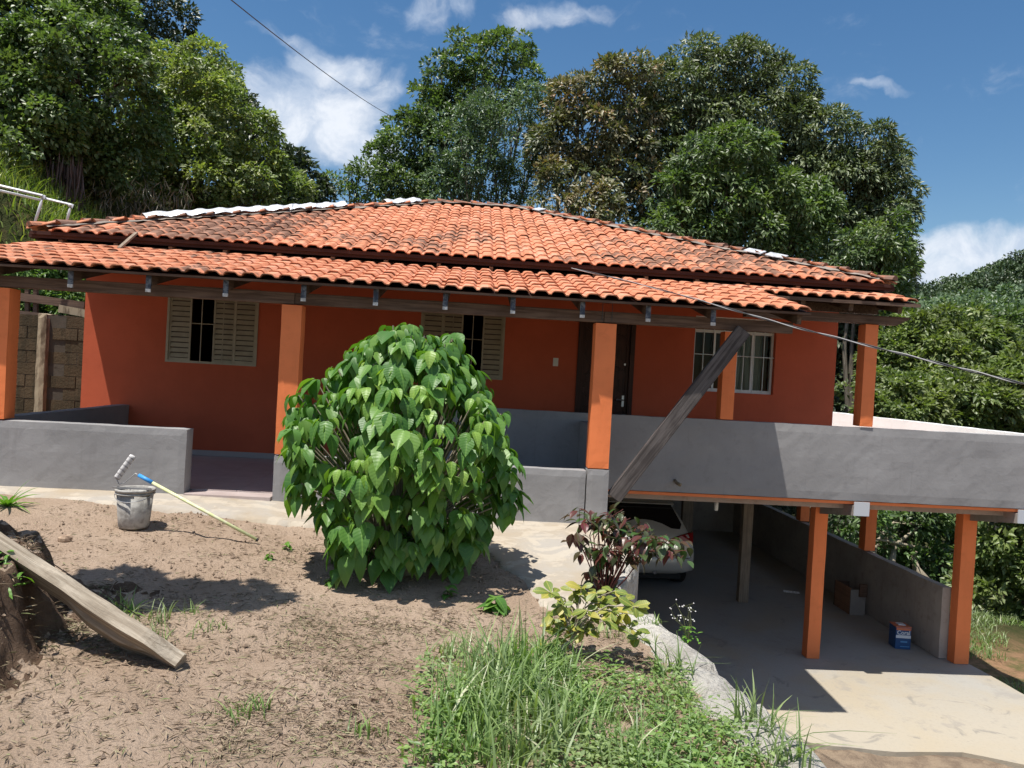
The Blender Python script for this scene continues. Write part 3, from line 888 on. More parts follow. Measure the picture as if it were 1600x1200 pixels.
def wall_with_holes(name, x0, x1, z0, z1, holes, y, th, mat, parent):
    xs = sorted({x0, x1, *[h[0] for h in holes], *[h[1] for h in holes]})
    zs = sorted({z0, z1, *[h[2] for h in holes], *[h[3] for h in holes]})
    def solid(i, k):
        if i < 0 or k < 0 or i >= len(xs) - 1 or k >= len(zs) - 1: return False
        cx, cz = (xs[i] + xs[i + 1]) / 2, (zs[k] + zs[k + 1]) / 2
        return not any(h[0] < cx < h[1] and h[2] < cz < h[3] for h in holes)
    m = MB()
    for i in range(len(xs) - 1):
        for k in range(len(zs) - 1):
            if not solid(i, k): continue
            a, b, c, d = xs[i], xs[i + 1], zs[k], zs[k + 1]
            m.add([(a, y, c), (b, y, c), (b, y, d), (a, y, d)], [(0, 1, 2, 3)])
            m.add([(a, y + th, c), (b, y + th, c), (b, y + th, d), (a, y + th, d)], [(3, 2, 1, 0)])
            if not solid(i - 1, k): m.add([(a, y, c), (a, y, d), (a, y + th, d), (a, y + th, c)], [(0, 1, 2, 3)])
            if not solid(i + 1, k): m.add([(b, y, c), (b, y + th, c), (b, y + th, d), (b, y, d)], [(0, 1, 2, 3)])
            if not solid(i, k - 1): m.add([(a, y, c), (a, y + th, c), (b, y + th, c), (b, y, c)], [(0, 1, 2, 3)])
            if not solid(i, k + 1): m.add([(a, y, d), (b, y, d), (b, y + th, d), (a, y + th, d)], [(0, 1, 2, 3)])
    return m.build(name, mat, parent)
W1 = (-4.00, -2.83, 1.20, 2.20)
W2 = (-0.71, 0.41, 1.20, 2.20)
W3 = (2.98, 4.10, 1.20, 2.22)
DR = (1.40, 2.17, 0.0, 2.12)
wall_with_holes('front_wall', -5.05, 4.95, 0.0, 2.66, [W1, W2, W3, DR], WY, 0.15, 'orange_wall_paint', house)
MB().box(-5.05, -4.90, WY + 0.15, 17.6, 0, 2.66).build('side_wall', 'orange_wall_paint', house)
MB().box(4.80, 4.95, WY + 0.15, 17.6, 0, 2.66).build('side_wall', 'orange_wall_paint', house)
MB().box(-4.90, 4.80, 17.45, 17.6, 0, 2.66).build('back_wall', 'interior', house)
MB().box(-4.90, 4.80, WY + 0.16, 17.44, 2.60, 2.64).build('ceiling', 'interior', house)
MB().box(-4.90, 4.80, WY + 0.16, 17.44, 0.0, 0.02).build('room_floor', 'interior', house)
for xx in (-2.4, 0.9, 2.5):
    MB().box(xx, xx + 0.1, WY + 0.16, 17.44, 0.021, 2.59).build('partition_wall', 'interior', house)
sk = MB().box(-4.9, 1.34, WY - 0.018, WY - 0.001, 0.0, 0.07).build('skirting', 'skirting_ceramic', house)

# --- venetian windows
def venetian(w, order, label):
    x0, x1, z0, z1 = w
    fr = MB()
    t = 0.03; ya, yb = WY - 0.012, WY + 0.06
    fr.box(x0, x0 + t, ya, yb, z0, z1).box(x1 - t, x1, ya, yb, z0, z1)
    fr.box(x0 + t, x1 - t, ya, yb, z0, z0 + t).box(x0 + t, x1 - t, ya, yb, z1 - t, z1)
    win = fr.build('window', 'shutter_paint', house)
    win['label'] = label
    n = 4; pw = (x1 - x0 - 2 * t) / n
    for i, kind in enumerate(order):
        a = x0 + t + i * pw; b = a + pw
        if kind == 'o': continue
        yy = WY + (0.004 if kind == 'f' else 0.028)
        st = 0.022
        m = MB().box(a, a + st, yy, yy + 0.022, z0 + t, z1 - t).box(b - st, b, yy, yy + 0.022, z0 + t, z1 - t)
        m.box(a + st, b - st, yy, yy + 0.022, z0 + t, z0 + t + 0.03).box(a + st, b - st, yy, yy + 0.022, z1 - t - 0.03, z1 - t)
        m.build('shutter_frame', 'shutter_paint', win)
        MB().box(a + st, b - st, yy + 0.026, yy + 0.03, z0 + t, z1 - t).build('shutter_back', 'interior', win)
        k = 13; zz0, zz1 = z0 + t + 0.03, z1 - t - 0.03
        p = (zz1 - zz0) / k
        for j in range(k):
            zc = zz0 + p * (j + 0.5)
            MB().bar((a + st, yy + 0.010, zc), (b - st, yy + 0.010, zc), 0.012, p * 0.80, (0, 0.42, 1)).build('slat', 'shutter_paint', win)
    # grille over the two sliding leaves
    ca, cb = (x0 + t + pw, x0 + t + 3 * pw)
    zc = (z0 + z1) / 2 + 0.02
    yy = WY - 0.002
    MB().tube([(ca, yy, zc), (cb, yy, zc)], 0.0065, 6).build('bar', 'shutter_paint', win)
    for q in (0.5, 1.5):
        MB().tube([(ca + pw * q, yy - 0.009, z0 + t), (ca + pw * q, yy - 0.009, z1 - t)], 0.006, 6).build('bar', 'shutter_paint', win)
    return win
venetian(W1, ['f', 'o', 's', 'f'], 'shuttered window on the left, second leaf open')
venetian(W2, ['f', 's', 'o', 'f'], 'shuttered window behind the bush, third leaf open')

# --- white sliding window with bars and curtain
def sliding():
    x0, x1, z0, z1 = W3
    y = WY + 0.075; t = 0.03
    fr = MB().box(x0, x0 + t, y, y + 0.06, z0, z1).box(x1 - t, x1, y, y + 0.06, z0, z1)
    fr.box(x0 + t, x1 - t, y, y + 0.06, z0, z0 + 0.045).box(x0 + t, x1 - t, y, y + 0.06, z1 - t, z1)
    fr.box(x0 + t, x1 - t, y - 0.002, y + 0.05, 2.0, 2.04)
    win = fr.build('window', 'white_metal', house)
    win['label'] = 'white barred sliding window with pale curtain'
    for a in (x0 + 0.29, x0 + 0.53, x0 + 0.60, x0 + 0.82):
        MB().box(a, a + 0.028, y + 0.012, y + 0.03, z0 + 0.045, 2.0).build('sash', 'white_metal', win)
    MB().box(x0 + t, x1 - t, y + 0.035, y + 0.040, z0 + 0.045, z1 - t).build('pane', 'window_glass', win)
    k = 8
    for j in range(1, k):
        xx = x0 + (x1 - x0) * j / k
        MB().tube([(xx, y - 0.03, z0 + 0.005), (xx, y - 0.03, z1 - 0.005)], 0.0055, 6).build('bar', 'white_metal', win)
    for zc in (1.70,):
        MB().tube([(x0 + 0.004, y - 0.044, zc), (x1 - 0.004, y - 0.044, zc)], 0.007, 6).build('bar', 'white_metal', win)
    # curtain with folds
    V = []; F = []
    n = 60
    for i in range(n + 1):
        u = i / n; xx = x0 + 0.62 + 0.40 * u
        yy = y + 0.16 + 0.022 * math.sin(u * 34) + 0.01 * math.sin(u * 61)
        V += [(xx, yy, z0 - 0.1), (xx + 0.03 * math.sin(u * 9), yy + 0.01, 1.62), (xx, yy, z1)]
    for i in range(n):
        for k2 in (0, 1): F.append((3 * i + k2, 3 * i + 3 + k2, 3 * i + 4 + k2, 3 * i + 1 + k2))
    MB().add(V, F).build('curtain', 'curtain_cloth', win, smooth=True)
sliding()

# --- door: two dark leaves with raised lozenge slats
def door():
    x0, x1, z0, z1 = DR
    fr = MB().box(x0, x0 + 0.06, WY - 0.02, WY + 0.10, 0.005, z1).box(x1 - 0.06, x1, WY - 0.02, WY + 0.10, 0.005, z1).box(x0 + 0.06, x1 - 0.06, WY - 0.02, WY + 0.10, z1 - 0.05, z1)
    d = fr.build('door', 'door_wood', house)
    d['label'] = 'dark wooden door with slanting raised slats'
    xm = x0 + 0.30
    for a, b in ((x0 + 0.065, xm), (xm + 0.006, x1 - 0.065)):
        MB().box(a, b, WY + 0.04, WY + 0.075, 0.02, z1 - 0.055).build('leaf_panel', 'door_wood', d)
        st = 0.035
        MB().box(a, a + st, WY + 0.022, WY + 0.039, 0.02, z1 - 0.055).box(b - st, b, WY + 0.022, WY + 0.039, 0.02, z1 - 0.055).build('stile', 'door_wood', d)
        w = (b - a) - 2 * st
        for j in range(9):
            zc = 0.22 + j * 0.22
            s = 1 if j % 2 else -1
            MB().bar((a + st + 0.004, WY + 0.030, zc - s * 0.06), (b - st - 0.004, WY + 0.030, zc + s * 0.06), 0.014, 0.10, (0, 0, 1)).build('slat', 'door_wood', d)
    MB().tube([(x1 - 0.12, WY + 0.02, 1.02), (x1 - 0.12, WY - 0.035, 1.02), (x1 - 0.22, WY - 0.035, 1.02)], 0.009, 8).box(x1 - 0.135, x1 - 0.105, WY + 0.014, WY + 0.0215, 0.93, 1.08).build('handle', 'steel', d)
    MB().tube([(x1 - 0.12, WY + 0.021, 1.5), (x1 - 0.12, WY + 0.008, 1.5)], 0.014, 12).build('lock', 'steel', d)
door()
sw = MB().box(1.075, 1.145, WY - 0.012, WY - 0.001, 1.425, 1.535).build('light_switch', 'switch_plastic', house, bevel=0.004)
MB().box(1.10, 1.12, WY - 0.018, WY - 0.0125, 1.465, 1.495).build('switch_rocker', 'switch_plastic', sw)

# --- roof tiles
TW, TG, TL = 0.169, 0.28, 0.335
def tile_mesh():
    top = [(-0.083, 0.012), (-0.077, 0.006), (-0.050, 0.006), (-0.040, 0.022), (-0.029, 0.032), (-0.014, 0.036), (0.050, 0.036), (0.063, 0.031), (0.075, 0.020), (0.087, 0.009)]
    th = 0.011
    bot = [(x, z - th) if 0 < i < 9 else (x, z - th) for i, (x, z) in enumerate(top)]
    n = len(top)
    V = []
    for (yy, dz) in ((0.0, 0.016), (TL, 0.0)):
        V += [(x, yy, z + dz) for x, z in top]
        V += [(x * 0.985, yy, z + dz) for x, z in bot]
    F = []
    for i in range(n - 1):
        F.append((i, i + 1, 2 * n + i + 1, 2 * n + i))                    # top
        F.append((n + i + 1, n + i, 3 * n + i, 3 * n + i + 1))             # underside
        F.append((i + 1, i, n + i, n + i + 1))                            # front edge
    F.append((0, 2 * n, 3 * n, n)); F.append((n - 1, 2 * n - 1, 4 * n - 1, 3 * n - 1))
    me = mesh_np('tile', V, F, 'clay_tile')
    for p in me.polygons: p.use_smooth = False
    return me
TILE = tile_mesh()
TV = np.empty(len(TILE.vertices) * 3, np.float32); TILE.vertices.foreach_get('co', TV); TV = TV.reshape(-1, 3)
TF = [tuple(p.vertices) for p in TILE.polygons]

def lay_tiles(spots, slope, parent, zoff=0.0):
    """spots: (x, y, z) of each tile's lower edge, best-seen first; 300 are single, the rest one mesh"""
    ang = math.atan(slope)
    rest = MB()
    for i, (x, y, z) in enumerate(spots):
        e = Euler((ang + random.gauss(0, 0.010), random.gauss(0, 0.010), random.gauss(0, 0.012)))
        p = (x + random.gauss(0, 0.0025), y + random.gauss(0, 0.006), z + zoff + abs(random.gauss(0, 0.002)))
        if i < 300:
            o = bpy.data.objects.new('tile', TILE)
            o.rotation_euler = e
            link(o, parent, p)
        else:
            M = np.array(e.to_matrix())
            rest.add(TV @ M.T + np.array(p), TF)
    if rest.V:
        o = rest.build('tiles', 'clay_tile', parent)
        tag(o, kind='stuff')

def roof_main():
    # deck under the tiles: front, left, right and back slopes
    yb = 2 * RY - EY
    hx = (RY - EY)
    A, B, C_, D = (XL, EY, EZ - 0.03), (XR, EY, EZ - 0.03), (XR, yb, EZ - 0.03), (XL, yb, EZ - 0.03)
    E1, E2 = (XL + hx, RY, RZ - 0.03), (XR - hx, RY, RZ - 0.03)
    V = [A, B, C_, D, E1, E2]
    V2 = [(x, y, z - 0.05) for x, y, z in V]
    F = [(0, 1, 5, 4), (1, 2, 5), (2, 3, 4, 5), (3, 0, 4)]
    F2 = [tuple(i + 6 for i in f[::-1]) for f in F]
    F3 = [(0, 6, 7, 1), (1, 7, 8, 2), (2, 8, 9, 3), (3, 9, 6, 0)]
    roof = MB().add(V + V2, F + F2 + F3).build('roof', 'fascia_wood', house)
    spots = []
    nrow = int((RY - EY) * math.sqrt(1 + SL * SL) / TG)
    c = 1 / math.sqrt(1 + SL * SL)
    for r in range(nrow):
        y = EY - 0.05 + r * TG * c
        d = y - EY + 0.20
        x = XL + max(d, 0.02) + 0.05
        k0 = math.ceil((x - XL) / TW)
        for k in range(k0, int((XR - XL) / TW) + 1):
            xx = XL + k * TW
            if xx > XR - max(d, 0.0) - 0.02: break
            spots.append((xx, y, EZ + SL * (y - EY)))
    spots.sort(key=lambda s: s[1] * 1.0 + 0.0 * abs(s[0]))
    lay_tiles(spots, SL, roof)
    # hidden slopes: one sheet of joined tiles each, turned about
    for rot, px, L in ((-90, XL, yb - EY), (90, XR, yb - EY)):
        m = MB()
        e = Euler((math.atan(SL), 0, 0)).to_matrix(); rz = Euler((0, 0, R_(rot))).to_matrix()
        M = np.array(rz @ e)
        for r in range(nrow):
            d = r * TG * c
            t = d + 0.1
            while t < L - d:
                if px < 0: P = (XL - 0.03 + d, EY + t, EZ + SL * d)
                else: P = (XR + 0.03 - d, EY + t, EZ + SL * d)
                m.add(TV @ M.T + np.array(P), TF); t += TW
        o = m.build('tiles', 'clay_tile', roof); tag(o, kind='stuff')
    # ridge and hip caps
    def caps(p0, p1, n, lift=0.05):
        p0, p1 = Vector(p0), Vector(p1)
        d = (p1 - p0); L = d.length / n; dn = d.normalized()
        side = dn.cross(Vector((0, 0, 1))).normalized(); up = side.cross(dn)
        for i in range(n):
            a = p0 + dn * (i * L) + Vector((0, 0, lift))
            V = []; F = []
            k = 7
            for q, (t, rr, dz) in enumerate(((0.0, 0.095, 0.028), (L * 0.12, 0.092, 0.024), (L * 1.10, 0.072, 0.0))):
                for j in range(k):
                    an = math.pi * j / (k - 1)
                    V.append(a + dn * t + side * (math.cos(an) * rr) + up * (math.sin(an) * rr * 0.62 + dz - 0.03))
            for q in range(2):
                for j in range(k - 1): F.append((q * k + j, q * k + j + 1, (q + 1) * k + j + 1, (q + 1) * k + j))
            F.append(tuple(range(k)))
            o = MB().add(V, F).build('ridge_tile', 'ridge_clay', roof, smooth=False)
            o.rotation_euler = (random.gauss(0, 0.012), random.gauss(0, 0.02), random.gauss(0, 0.025))
    A, B, E1, E2 = Vector((XL, EY, EZ)), Vector((XR, EY, EZ)), Vector((XL + hx, RY, RZ)), Vector((XR - hx, RY, RZ))
    caps(A, E1, 22); caps(B, E2, 22); caps(E1, E2, 5)
    caps(Vector((XL, yb, EZ)), E1, 18); caps(Vector((XR, yb, EZ)), E2, 18)
    # mortar bedding along the hips
    def bed(p0, p1, w, seed):
        p0, p1 = Vector(p0), Vector(p1); d = p1 - p0; n = int(d.length / 0.06)
        side = Vector((d.x, d.y, 0)).normalized().cross(Vector((0, 0, 1)))
        V = []; F = []
        for i in range(n + 1):
            p = p0 + d * (i / n)
            for j, t in enumerate((-1.0, -0.55, 0, 0.55, 1.0)):
                ww = w * (1 + 0.35 * mnoise.noise(p * 3 + Vector((seed, j, 0))))
                q = p + side * (t * ww)
                q.z += 0.066 - 0.045 * abs(t) + 0.02 * mnoise.noise(q * 9)
                V.append(q)
        for i in range(n):
            for j in range(4): F.append((5 * i + j, 5 * i + j + 1, 5 * i + 6 + j, 5 * i + 5 + j))
        MB().add(V, F).build('mortar_bed', 'mortar', roof, smooth=True)
    bed(A + Vector((0.1, 0.1, 0.03)), E1, 0.17, 1); bed(B + Vector((-0.1, 0.1, 0.03)), E2, 0.19, 2); bed(E1, E2, 0.16, 3)
    # crinkled silver flashing over the left hip
    def flash(t0, t1, w=0.13):
        d = E1 - A; n = int((t1 - t0) * d.length / 0.035)
        side = Vector((d.x, d.y, 0)).normalized().cross(Vector((0, 0, 1)))
        V = []; F = []; k = 9
        for i in range(n + 1):
            t = t0 + (t1 - t0) * i / n
            p = A + d * t
            hump = 0.022 * (0.5 + 0.5 * math.cos((t * 22) * 2 * math.pi))
            for j in range(k):
                s = (j / (k - 1)) * 2 - 1
                q = p + side * (s * w * (1 + 0.12 * mnoise.noise(p * 5 + Vector((j * .0, 0, 0)))))
                q.z += 0.125 + hump - 0.075 * abs(s) ** 1.4 + 0.010 * mnoise.noise(q * 17)
                V.append(q)
        for i in range(n):
            for j in range(k - 1): F.append((k * i + j, k * i + j + 1, k * i + k + 1 + j, k * i + k + j))
        return MB().add(V, F).build('flashing', 'silver_foil', roof, smooth=True)
    flash(0.20, 0.685); flash(0.81, 0.93, 0.12)
    # two bright foil patches on the right hip, one on its upper end
    for t0, t1 in ((0.265, 0.305), (0.215, 0.255), (0.90, 0.925)):
        d = E2 - B
        side = Vector((-1, -1, 0)).normalized()
        V = []
        for t in (t0, t1):
            for s in (0.02, 0.19):
                q = B + d * t + side * s * Vector((1, 1, 0)).length * 0.7
                q = B + d * t + Vector((-s * 0.72, -s * 0.72, 0)); q.z = EZ + SL * (q.y - EY) + (0.11 if s < 0.1 else 0.095)
                V.append(q)
        V += [v + Vector((0, 0, -0.012)) for v in V]
        MB().add(V, [(0, 1, 3, 2), (4, 6, 7, 5), (0, 4, 5, 1), (1, 5, 7, 3), (3, 7, 6, 2), (2, 6, 4, 0)]).build('foil_patch', 'silver_foil', roof)
    # eave boards and rafter tails
    MB().box(XL + 0.03, XR - 0.03, EY + 0.135, EY + 0.16, EZ - 0.30, EZ - 0.085).build('fascia_board', 'fascia_wood', house)
    MB().box(XR - 0.10, XR - 0.075, EY + 0.16, yb - 0.2, EZ - 0.24, EZ - 0.085).build('fascia_board', 'fascia_wood', house)
    MB().box(XL + 0.075, XL + 0.10, EY + 0.16, yb - 0.2, EZ - 0.24, EZ - 0.085).build('fascia_board', 'fascia_wood', house)
    MB().box(XL + 0.03, XR - 0.03, EY - 0.03, EY - 0.005, EZ - 0.045, EZ - 0.005).build('eave_batten', 'fascia_wood', house)
    x = XL + 0.35
    while x < XR - 0.2:
        MB().bar((x, EY + 0.02, EZ - 0.118), (x, EY + 0.129, EZ - 0.118 + 0.035), 0.045, 0.065).build('rafter_tail', 'tail_wood', house)
        x += 0.62
    MB().box(XL + 0.03, XR - 0.03, EY + 0.161, WY - 0.002, EZ - 0.09, EZ - 0.088).build('soffit', 'fascia_wood', house)
roof_main()

# ================================================================ PORCH
PY, PZ, PS = 7.25, 2.05, 0.23
porch = thing('porch', (-0.7, 7.5, 0), 'long front porch with low clay tile roof, orange columns and grey walls', 'porch')
def porch_roof():
    xl, xm, xr = -5.05, 3.22, 5.10
    ye = 9.22
    y2 = 8.60
    def zt(y): return PZ + PS * (y - PY)
    V = []
    for o_ in (-0.012, -0.036):
        V += [(xl, PY, zt(PY) + o_), (xm, PY, zt(PY) + o_), (xm, y2, zt(y2) + o_), (xr, y2, zt(y2) + o_), (xr, ye, zt(ye) + o_), (xl, ye, zt(ye) + o_)]
    F = [(0, 1, 2, 5), (2, 3, 4, 5), (11, 8, 7, 6), (11, 10, 9, 8)] + [(i, i + 6, (i + 1) % 6 + 6, (i + 1) % 6) for i in range(6)]
    roof = MB().add(V, F).build('porch_roof', 'fascia_wood', porch)
    c = 1 / math.sqrt(1 + PS * PS)
    spots = []
    for r in range(7):
        y = PY - 0.04 + r * TG * c
        for k in range(0, 62):
            x = xl + 0.06 + k * TW
            lim = xm - 0.04 if y < y2 - 0.10 else xr - 0.05
            if x > lim: break
            spots.append((x, y, zt(y)))
    spots.sort(key=lambda s: (s[0] < -4.7) * 5 + s[1] + 0.02 * abs(s[0]))
    lay_tiles(spots, PS, roof)
    # eave battens
    MB().box(xl, xm, PY - 0.02, PY + 0.004, PZ - 0.034, PZ - 0.013).build('eave_batten', 'beam_wood', porch)
    MB().box(xm + 0.003, xr, y2 - 0.02, y2 + 0.004, zt(y2) - 0.05, zt(y2) - 0.013).build('eave_batten', 'beam_wood', porch)
    # rafters
    xs = [at(px, 450, 7.3)[0] for px in (110, 232, 353, 475, 588, 697, 803, 912, 1015, 1117)] + [xm - 0.08]
    for x in [xs[0] - 0.72] + xs:
        rf = MB().bar((x, PY + 0.055, zt(PY + 0.055) - 0.088), (x, ye - 0.1, zt(ye - 0.1) - 0.088), 0.045, 0.10).build('rafter', 'rafter_wood', porch)
        if x < 3.0:
            MB().box(x - 0.0235, x + 0.0235, PY + 0.040, PY + 0.052, PZ - 0.155, PZ - 0.028).build('rafter_end', 'rafter_cap', rf)
            MB().box(x - 0.023, x + 0.023, PY + 0.036, PY + 0.051, PZ - 0.186, PZ - 0.157).build('painted_tip', 'white_patch', rf)
    for x in (3.75, 4.32, 4.90):
        MB().bar((x, y2 + 0.05, zt(y2 + 0.05) - 0.088), (x, ye - 0.1, zt(ye - 0.1) - 0.088), 0.05, 0.10).build('rafter', 'rafter_wood', porch)
    # beams: the front one in three lengths, the set-back one on the right
    for a, b in ((-5.2, -1.725), (-1.722, 1.255), (1.258, 3.14)):
        MB().box(a, b, 7.44, 7.51, 1.842, 1.952).build('beam', 'beam_wood', porch, bevel=0.006)
    V = [(3.16, 2.115), (4.98, 2.115), (5.12, 2.19), (5.13, 2.215), (3.16, 2.215)]
    MB().prism(V, 1, 8.83, 8.95).build('beam', 'beam_wood', porch, bevel=0.004)
    MB().box(xl, 4.9, 9.13, 9.19, 2.26, 2.36).build('wall_plate', 'rafter_wood', porch)
porch_roof()
# columns on the front line
for x0, x1, zb in ((-4.55, -4.345, 0.605), (-1.84, -1.645, 0.40), (1.175, 1.385, 0.415)):
    rough_box(x0, x1, 7.42, 7.60, zb, 1.838, 0.07, 0.003, x0).build('column', 'orange_column_paint', porch)
# steel stirrup on the beam above the column
MB().tube([(1.235, 7.425, 1.86), (1.235, 7.425, 2.03), (1.33, 7.425, 2.03), (1.33, 7.425, 1.86)], 0.004, 6).build('wire_tie', 'cable_black', porch)
# low front walls
rough_box(-5.4, -2.66, 7.42, 7.60, -0.16, 0.60, 0.07, 0.005, 1).build('low_wall', 'grey_paint', porch)
rough_box(-1.845, 1.17, 7.42, 7.58, -0.30, 0.395, 0.07, 0.006, 2).build('low_wall', 'grey_paint', porch)
rough_box(1.172, 1.395, 7.41, 7.60, -0.45, 0.41, 0.06, 0.006, 3).build('corner_pier', 'grey_paint', porch)
rough_box(-4.56, -4.42, 7.61, 10.24, 0.0, 0.62, 0.09, 0.005, 4).build('side_parapet', 'grey_paint', porch)
rough_box(1.27, 1.40, 7.61, 8.84, -0.10, 0.80, 0.09, 0.005, 5).build('side_parapet', 'grey_paint', porch)
# floor: slab, step and ceramic tiles
MB().box(-4.41, 1.26, 7.63, 10.24, -0.35, -0.012).build('slab', 'raw_cement', porch)
step = MB().box(-2.655, -1.85, 7.40, 7.625, -0.20, -0.05).build('step', 'skirting_ceramic', porch)
MB().box(-2.655, -1.85, 7.385, 7.625, -0.046, -0.008).build('step_tread', 'floor_ceramic', step)
k = 0
for i in range(13):
    for j in range(6):
        xa = -4.41 + i * 0.435; ya = 7.63 + j * 0.435
        if xa < -4.1 or xa > -0.6: continue
        me = MB().box(xa, xa + 0.431, ya, min(ya + 0.431, 10.22), -0.011, 0.0).build('floor_tile', 'floor_ceramic', porch)
# brace
aligned_bar('brace', (1.455, 7.47, 0.13), (2.63, 7.40, 1.845), 0.07, 0.15, 'brace_wood', porch, 0.006)

# ================================================================ BALCONY OVER THE GARAGE
balcony = thing('balcony', (4.2, 9.5, -2.2), 'grey walled balcony on orange columns over the open garage', 'balcony')
rough_box(-0.6, 7.05, 8.87, 8.99, 0.003, 0.89, 0.10, 0.0055, 7).build('parapet', 'grey_paint', balcony)
rough_box(6.87, 7.02, 9.0, 18.2, 0.003, 0.90, 0.15, 0.005, 8).build('side_parapet', 'white_plaster', balcony)
MB().box(1.42, 7.0, 8.90, 18.2, -0.034, 0.0).build('slab', 'orange_column_paint', balcony)
MB().box(4.96, 6.865, 9.0, 18.1, 0.004, 0.012).build('floor_screed', 'white_plaster', balcony)
MB().box(1.45, 6.98, 9.1, 18.2, -0.12, -0.037).build('slab_soffit', 'dim_cement', balcony)
for x0, x1 in ((4.60, 4.79), (6.62, 6.81)):
    bm_ = MB().prism([(8.86, -0.165), (8.86, -0.048), (9.72, -0.048), (9.72, -0.30)], 0, x0, x1).build('cantilever_beam', 'raw_cement', balcony)
    MB().box(x0 + 0.002, x1 - 0.002, 8.845, 8.859, -0.163, 0.0).build('painted_end', 'beam_end_paint', bm_)
for xa, xb in ((4.545, 4.72), (6.53, 6.73)):
    rough_box(xa, xb, 9.72, 9.88, -2.2, -0.05, 0.09, 0.003, xa).build('column', 'orange_column_paint', balcony)
for xa, xb, zt_ in ((2.90, 3.09, 1.93), (4.585, 4.775, 2.113)):
    rough_box(xa + 0.03, xb, 8.86, 9.04, 0.895, zt_, 0.09, 0.003, xa).build('column', 'orange_column_paint', balcony)
for y in (12.0, 14.4, 16.9):
    rough_box(6.40, 6.58, y - 0.1, y + 0.1, -1.22, -0.12, 0.1, 0.003, y).build('column', 'orange_column_paint', balcony)
MB().box(4.50, 4.66, 12.15, 12.28, -2.2, -0.12).build('prop_post', 'post_wood', balcony, bevel=0.008)
MB().box(4.50, 4.72, 15.6, 15.75, -2.2, -0.12).build('prop_post', 'post_wood', balcony, bevel=0.008)
MB().tube([(2.44, 8.868, 0.15), (2.445, 8.80, 0.13), (2.48, 8.76, 0.115)], [0.018, 0.018, 0.022], 10).build('drain_pipe', 'pillar_concrete', balcony, smooth=True)
# hanging lamp
lamp = thing('hanging_lamp', (3.26, 9.8, -0.12), 'white tubular lamp hanging under the balcony beside the wooden post', 'lamp')
MB().tube([(3.26, 9.8, -0.12), (3.26, 9.8, -0.17)], 0.004, 6).build('wire', 'cable_black', lamp)
MB().lathe((3.26, 9.8, -0.22), [(0.0, 0.055), (0.018, 0.055), (0.020, 0.0), (0.0, 0.0)], 14).build('socket', 'switch_plastic', lamp)
MB().lathe((3.26, 9.8, -0.34), [(0.0, 0.0), (0.020, 0.004), (0.027, 0.02), (0.026, 0.115), (0.016, 0.119), (0.0, 0.119)], 14).build('bulb', 'lamp_glass', lamp, smooth=True)

# garage walls
gw = rough_box(6.42, 6.56, 9.89, 18.1, -2.2, -1.23, 0.14, 0.008, 11).build('garage_wall', 'dim_cement', None)
tag(gw, 'low unpainted cement wall along the open side of the garage', 'wall')
m = MB().box(1.40, 1.55, 7.61, 18.2, -2.4, -0.13)
m.box(1.551, 6.86, 18.0, 18.15, -2.4, -0.13)
bw = m.build('cellar_wall', 'dim_cement', None)
tag(bw, 'dark cement wall at the back and inner side of the garage', 'wall')
MB().box(1.14, 1.399, 7.605, 8.86, -2.4, -0.46).build('footing_wall', 'dim_cement', None)
tag(bpy.data.objects['footing_wall'], 'cement footing under the grey corner pier beside the car', 'wall')

# ================================================================ VEGETATION
def unit(a): return a / (np.linalg.norm(a, axis=-1, keepdims=True) + 1e-9)

def leaf_arrays(P, A, N, L, W, v, fold=0.25):
    """one folded diamond per leaf: P base, A axis, N normal"""
    S = unit(np.cross(A, N)); N = np.cross(S, A)
    L = L[:, None]; W = W[:, None]
    mid = P + A * L * 0.45
    a = P; b = mid + S * W * 0.5 + N * W * fold; c = P + A * L - N * L * 0.08; d = mid - S * W * 0.5 + N * W * fold
    V = np.stack([a, b, c, d], 1).reshape(-1, 3)
    n = len(P)
    i = np.arange(n)[:, None] * 4
    F = np.concatenate([i + np.array([[0, 1, 2]]), i + np.array([[0, 2, 3]])], 1).reshape(-1, 3)
    return V, F, np.repeat(v, 4)

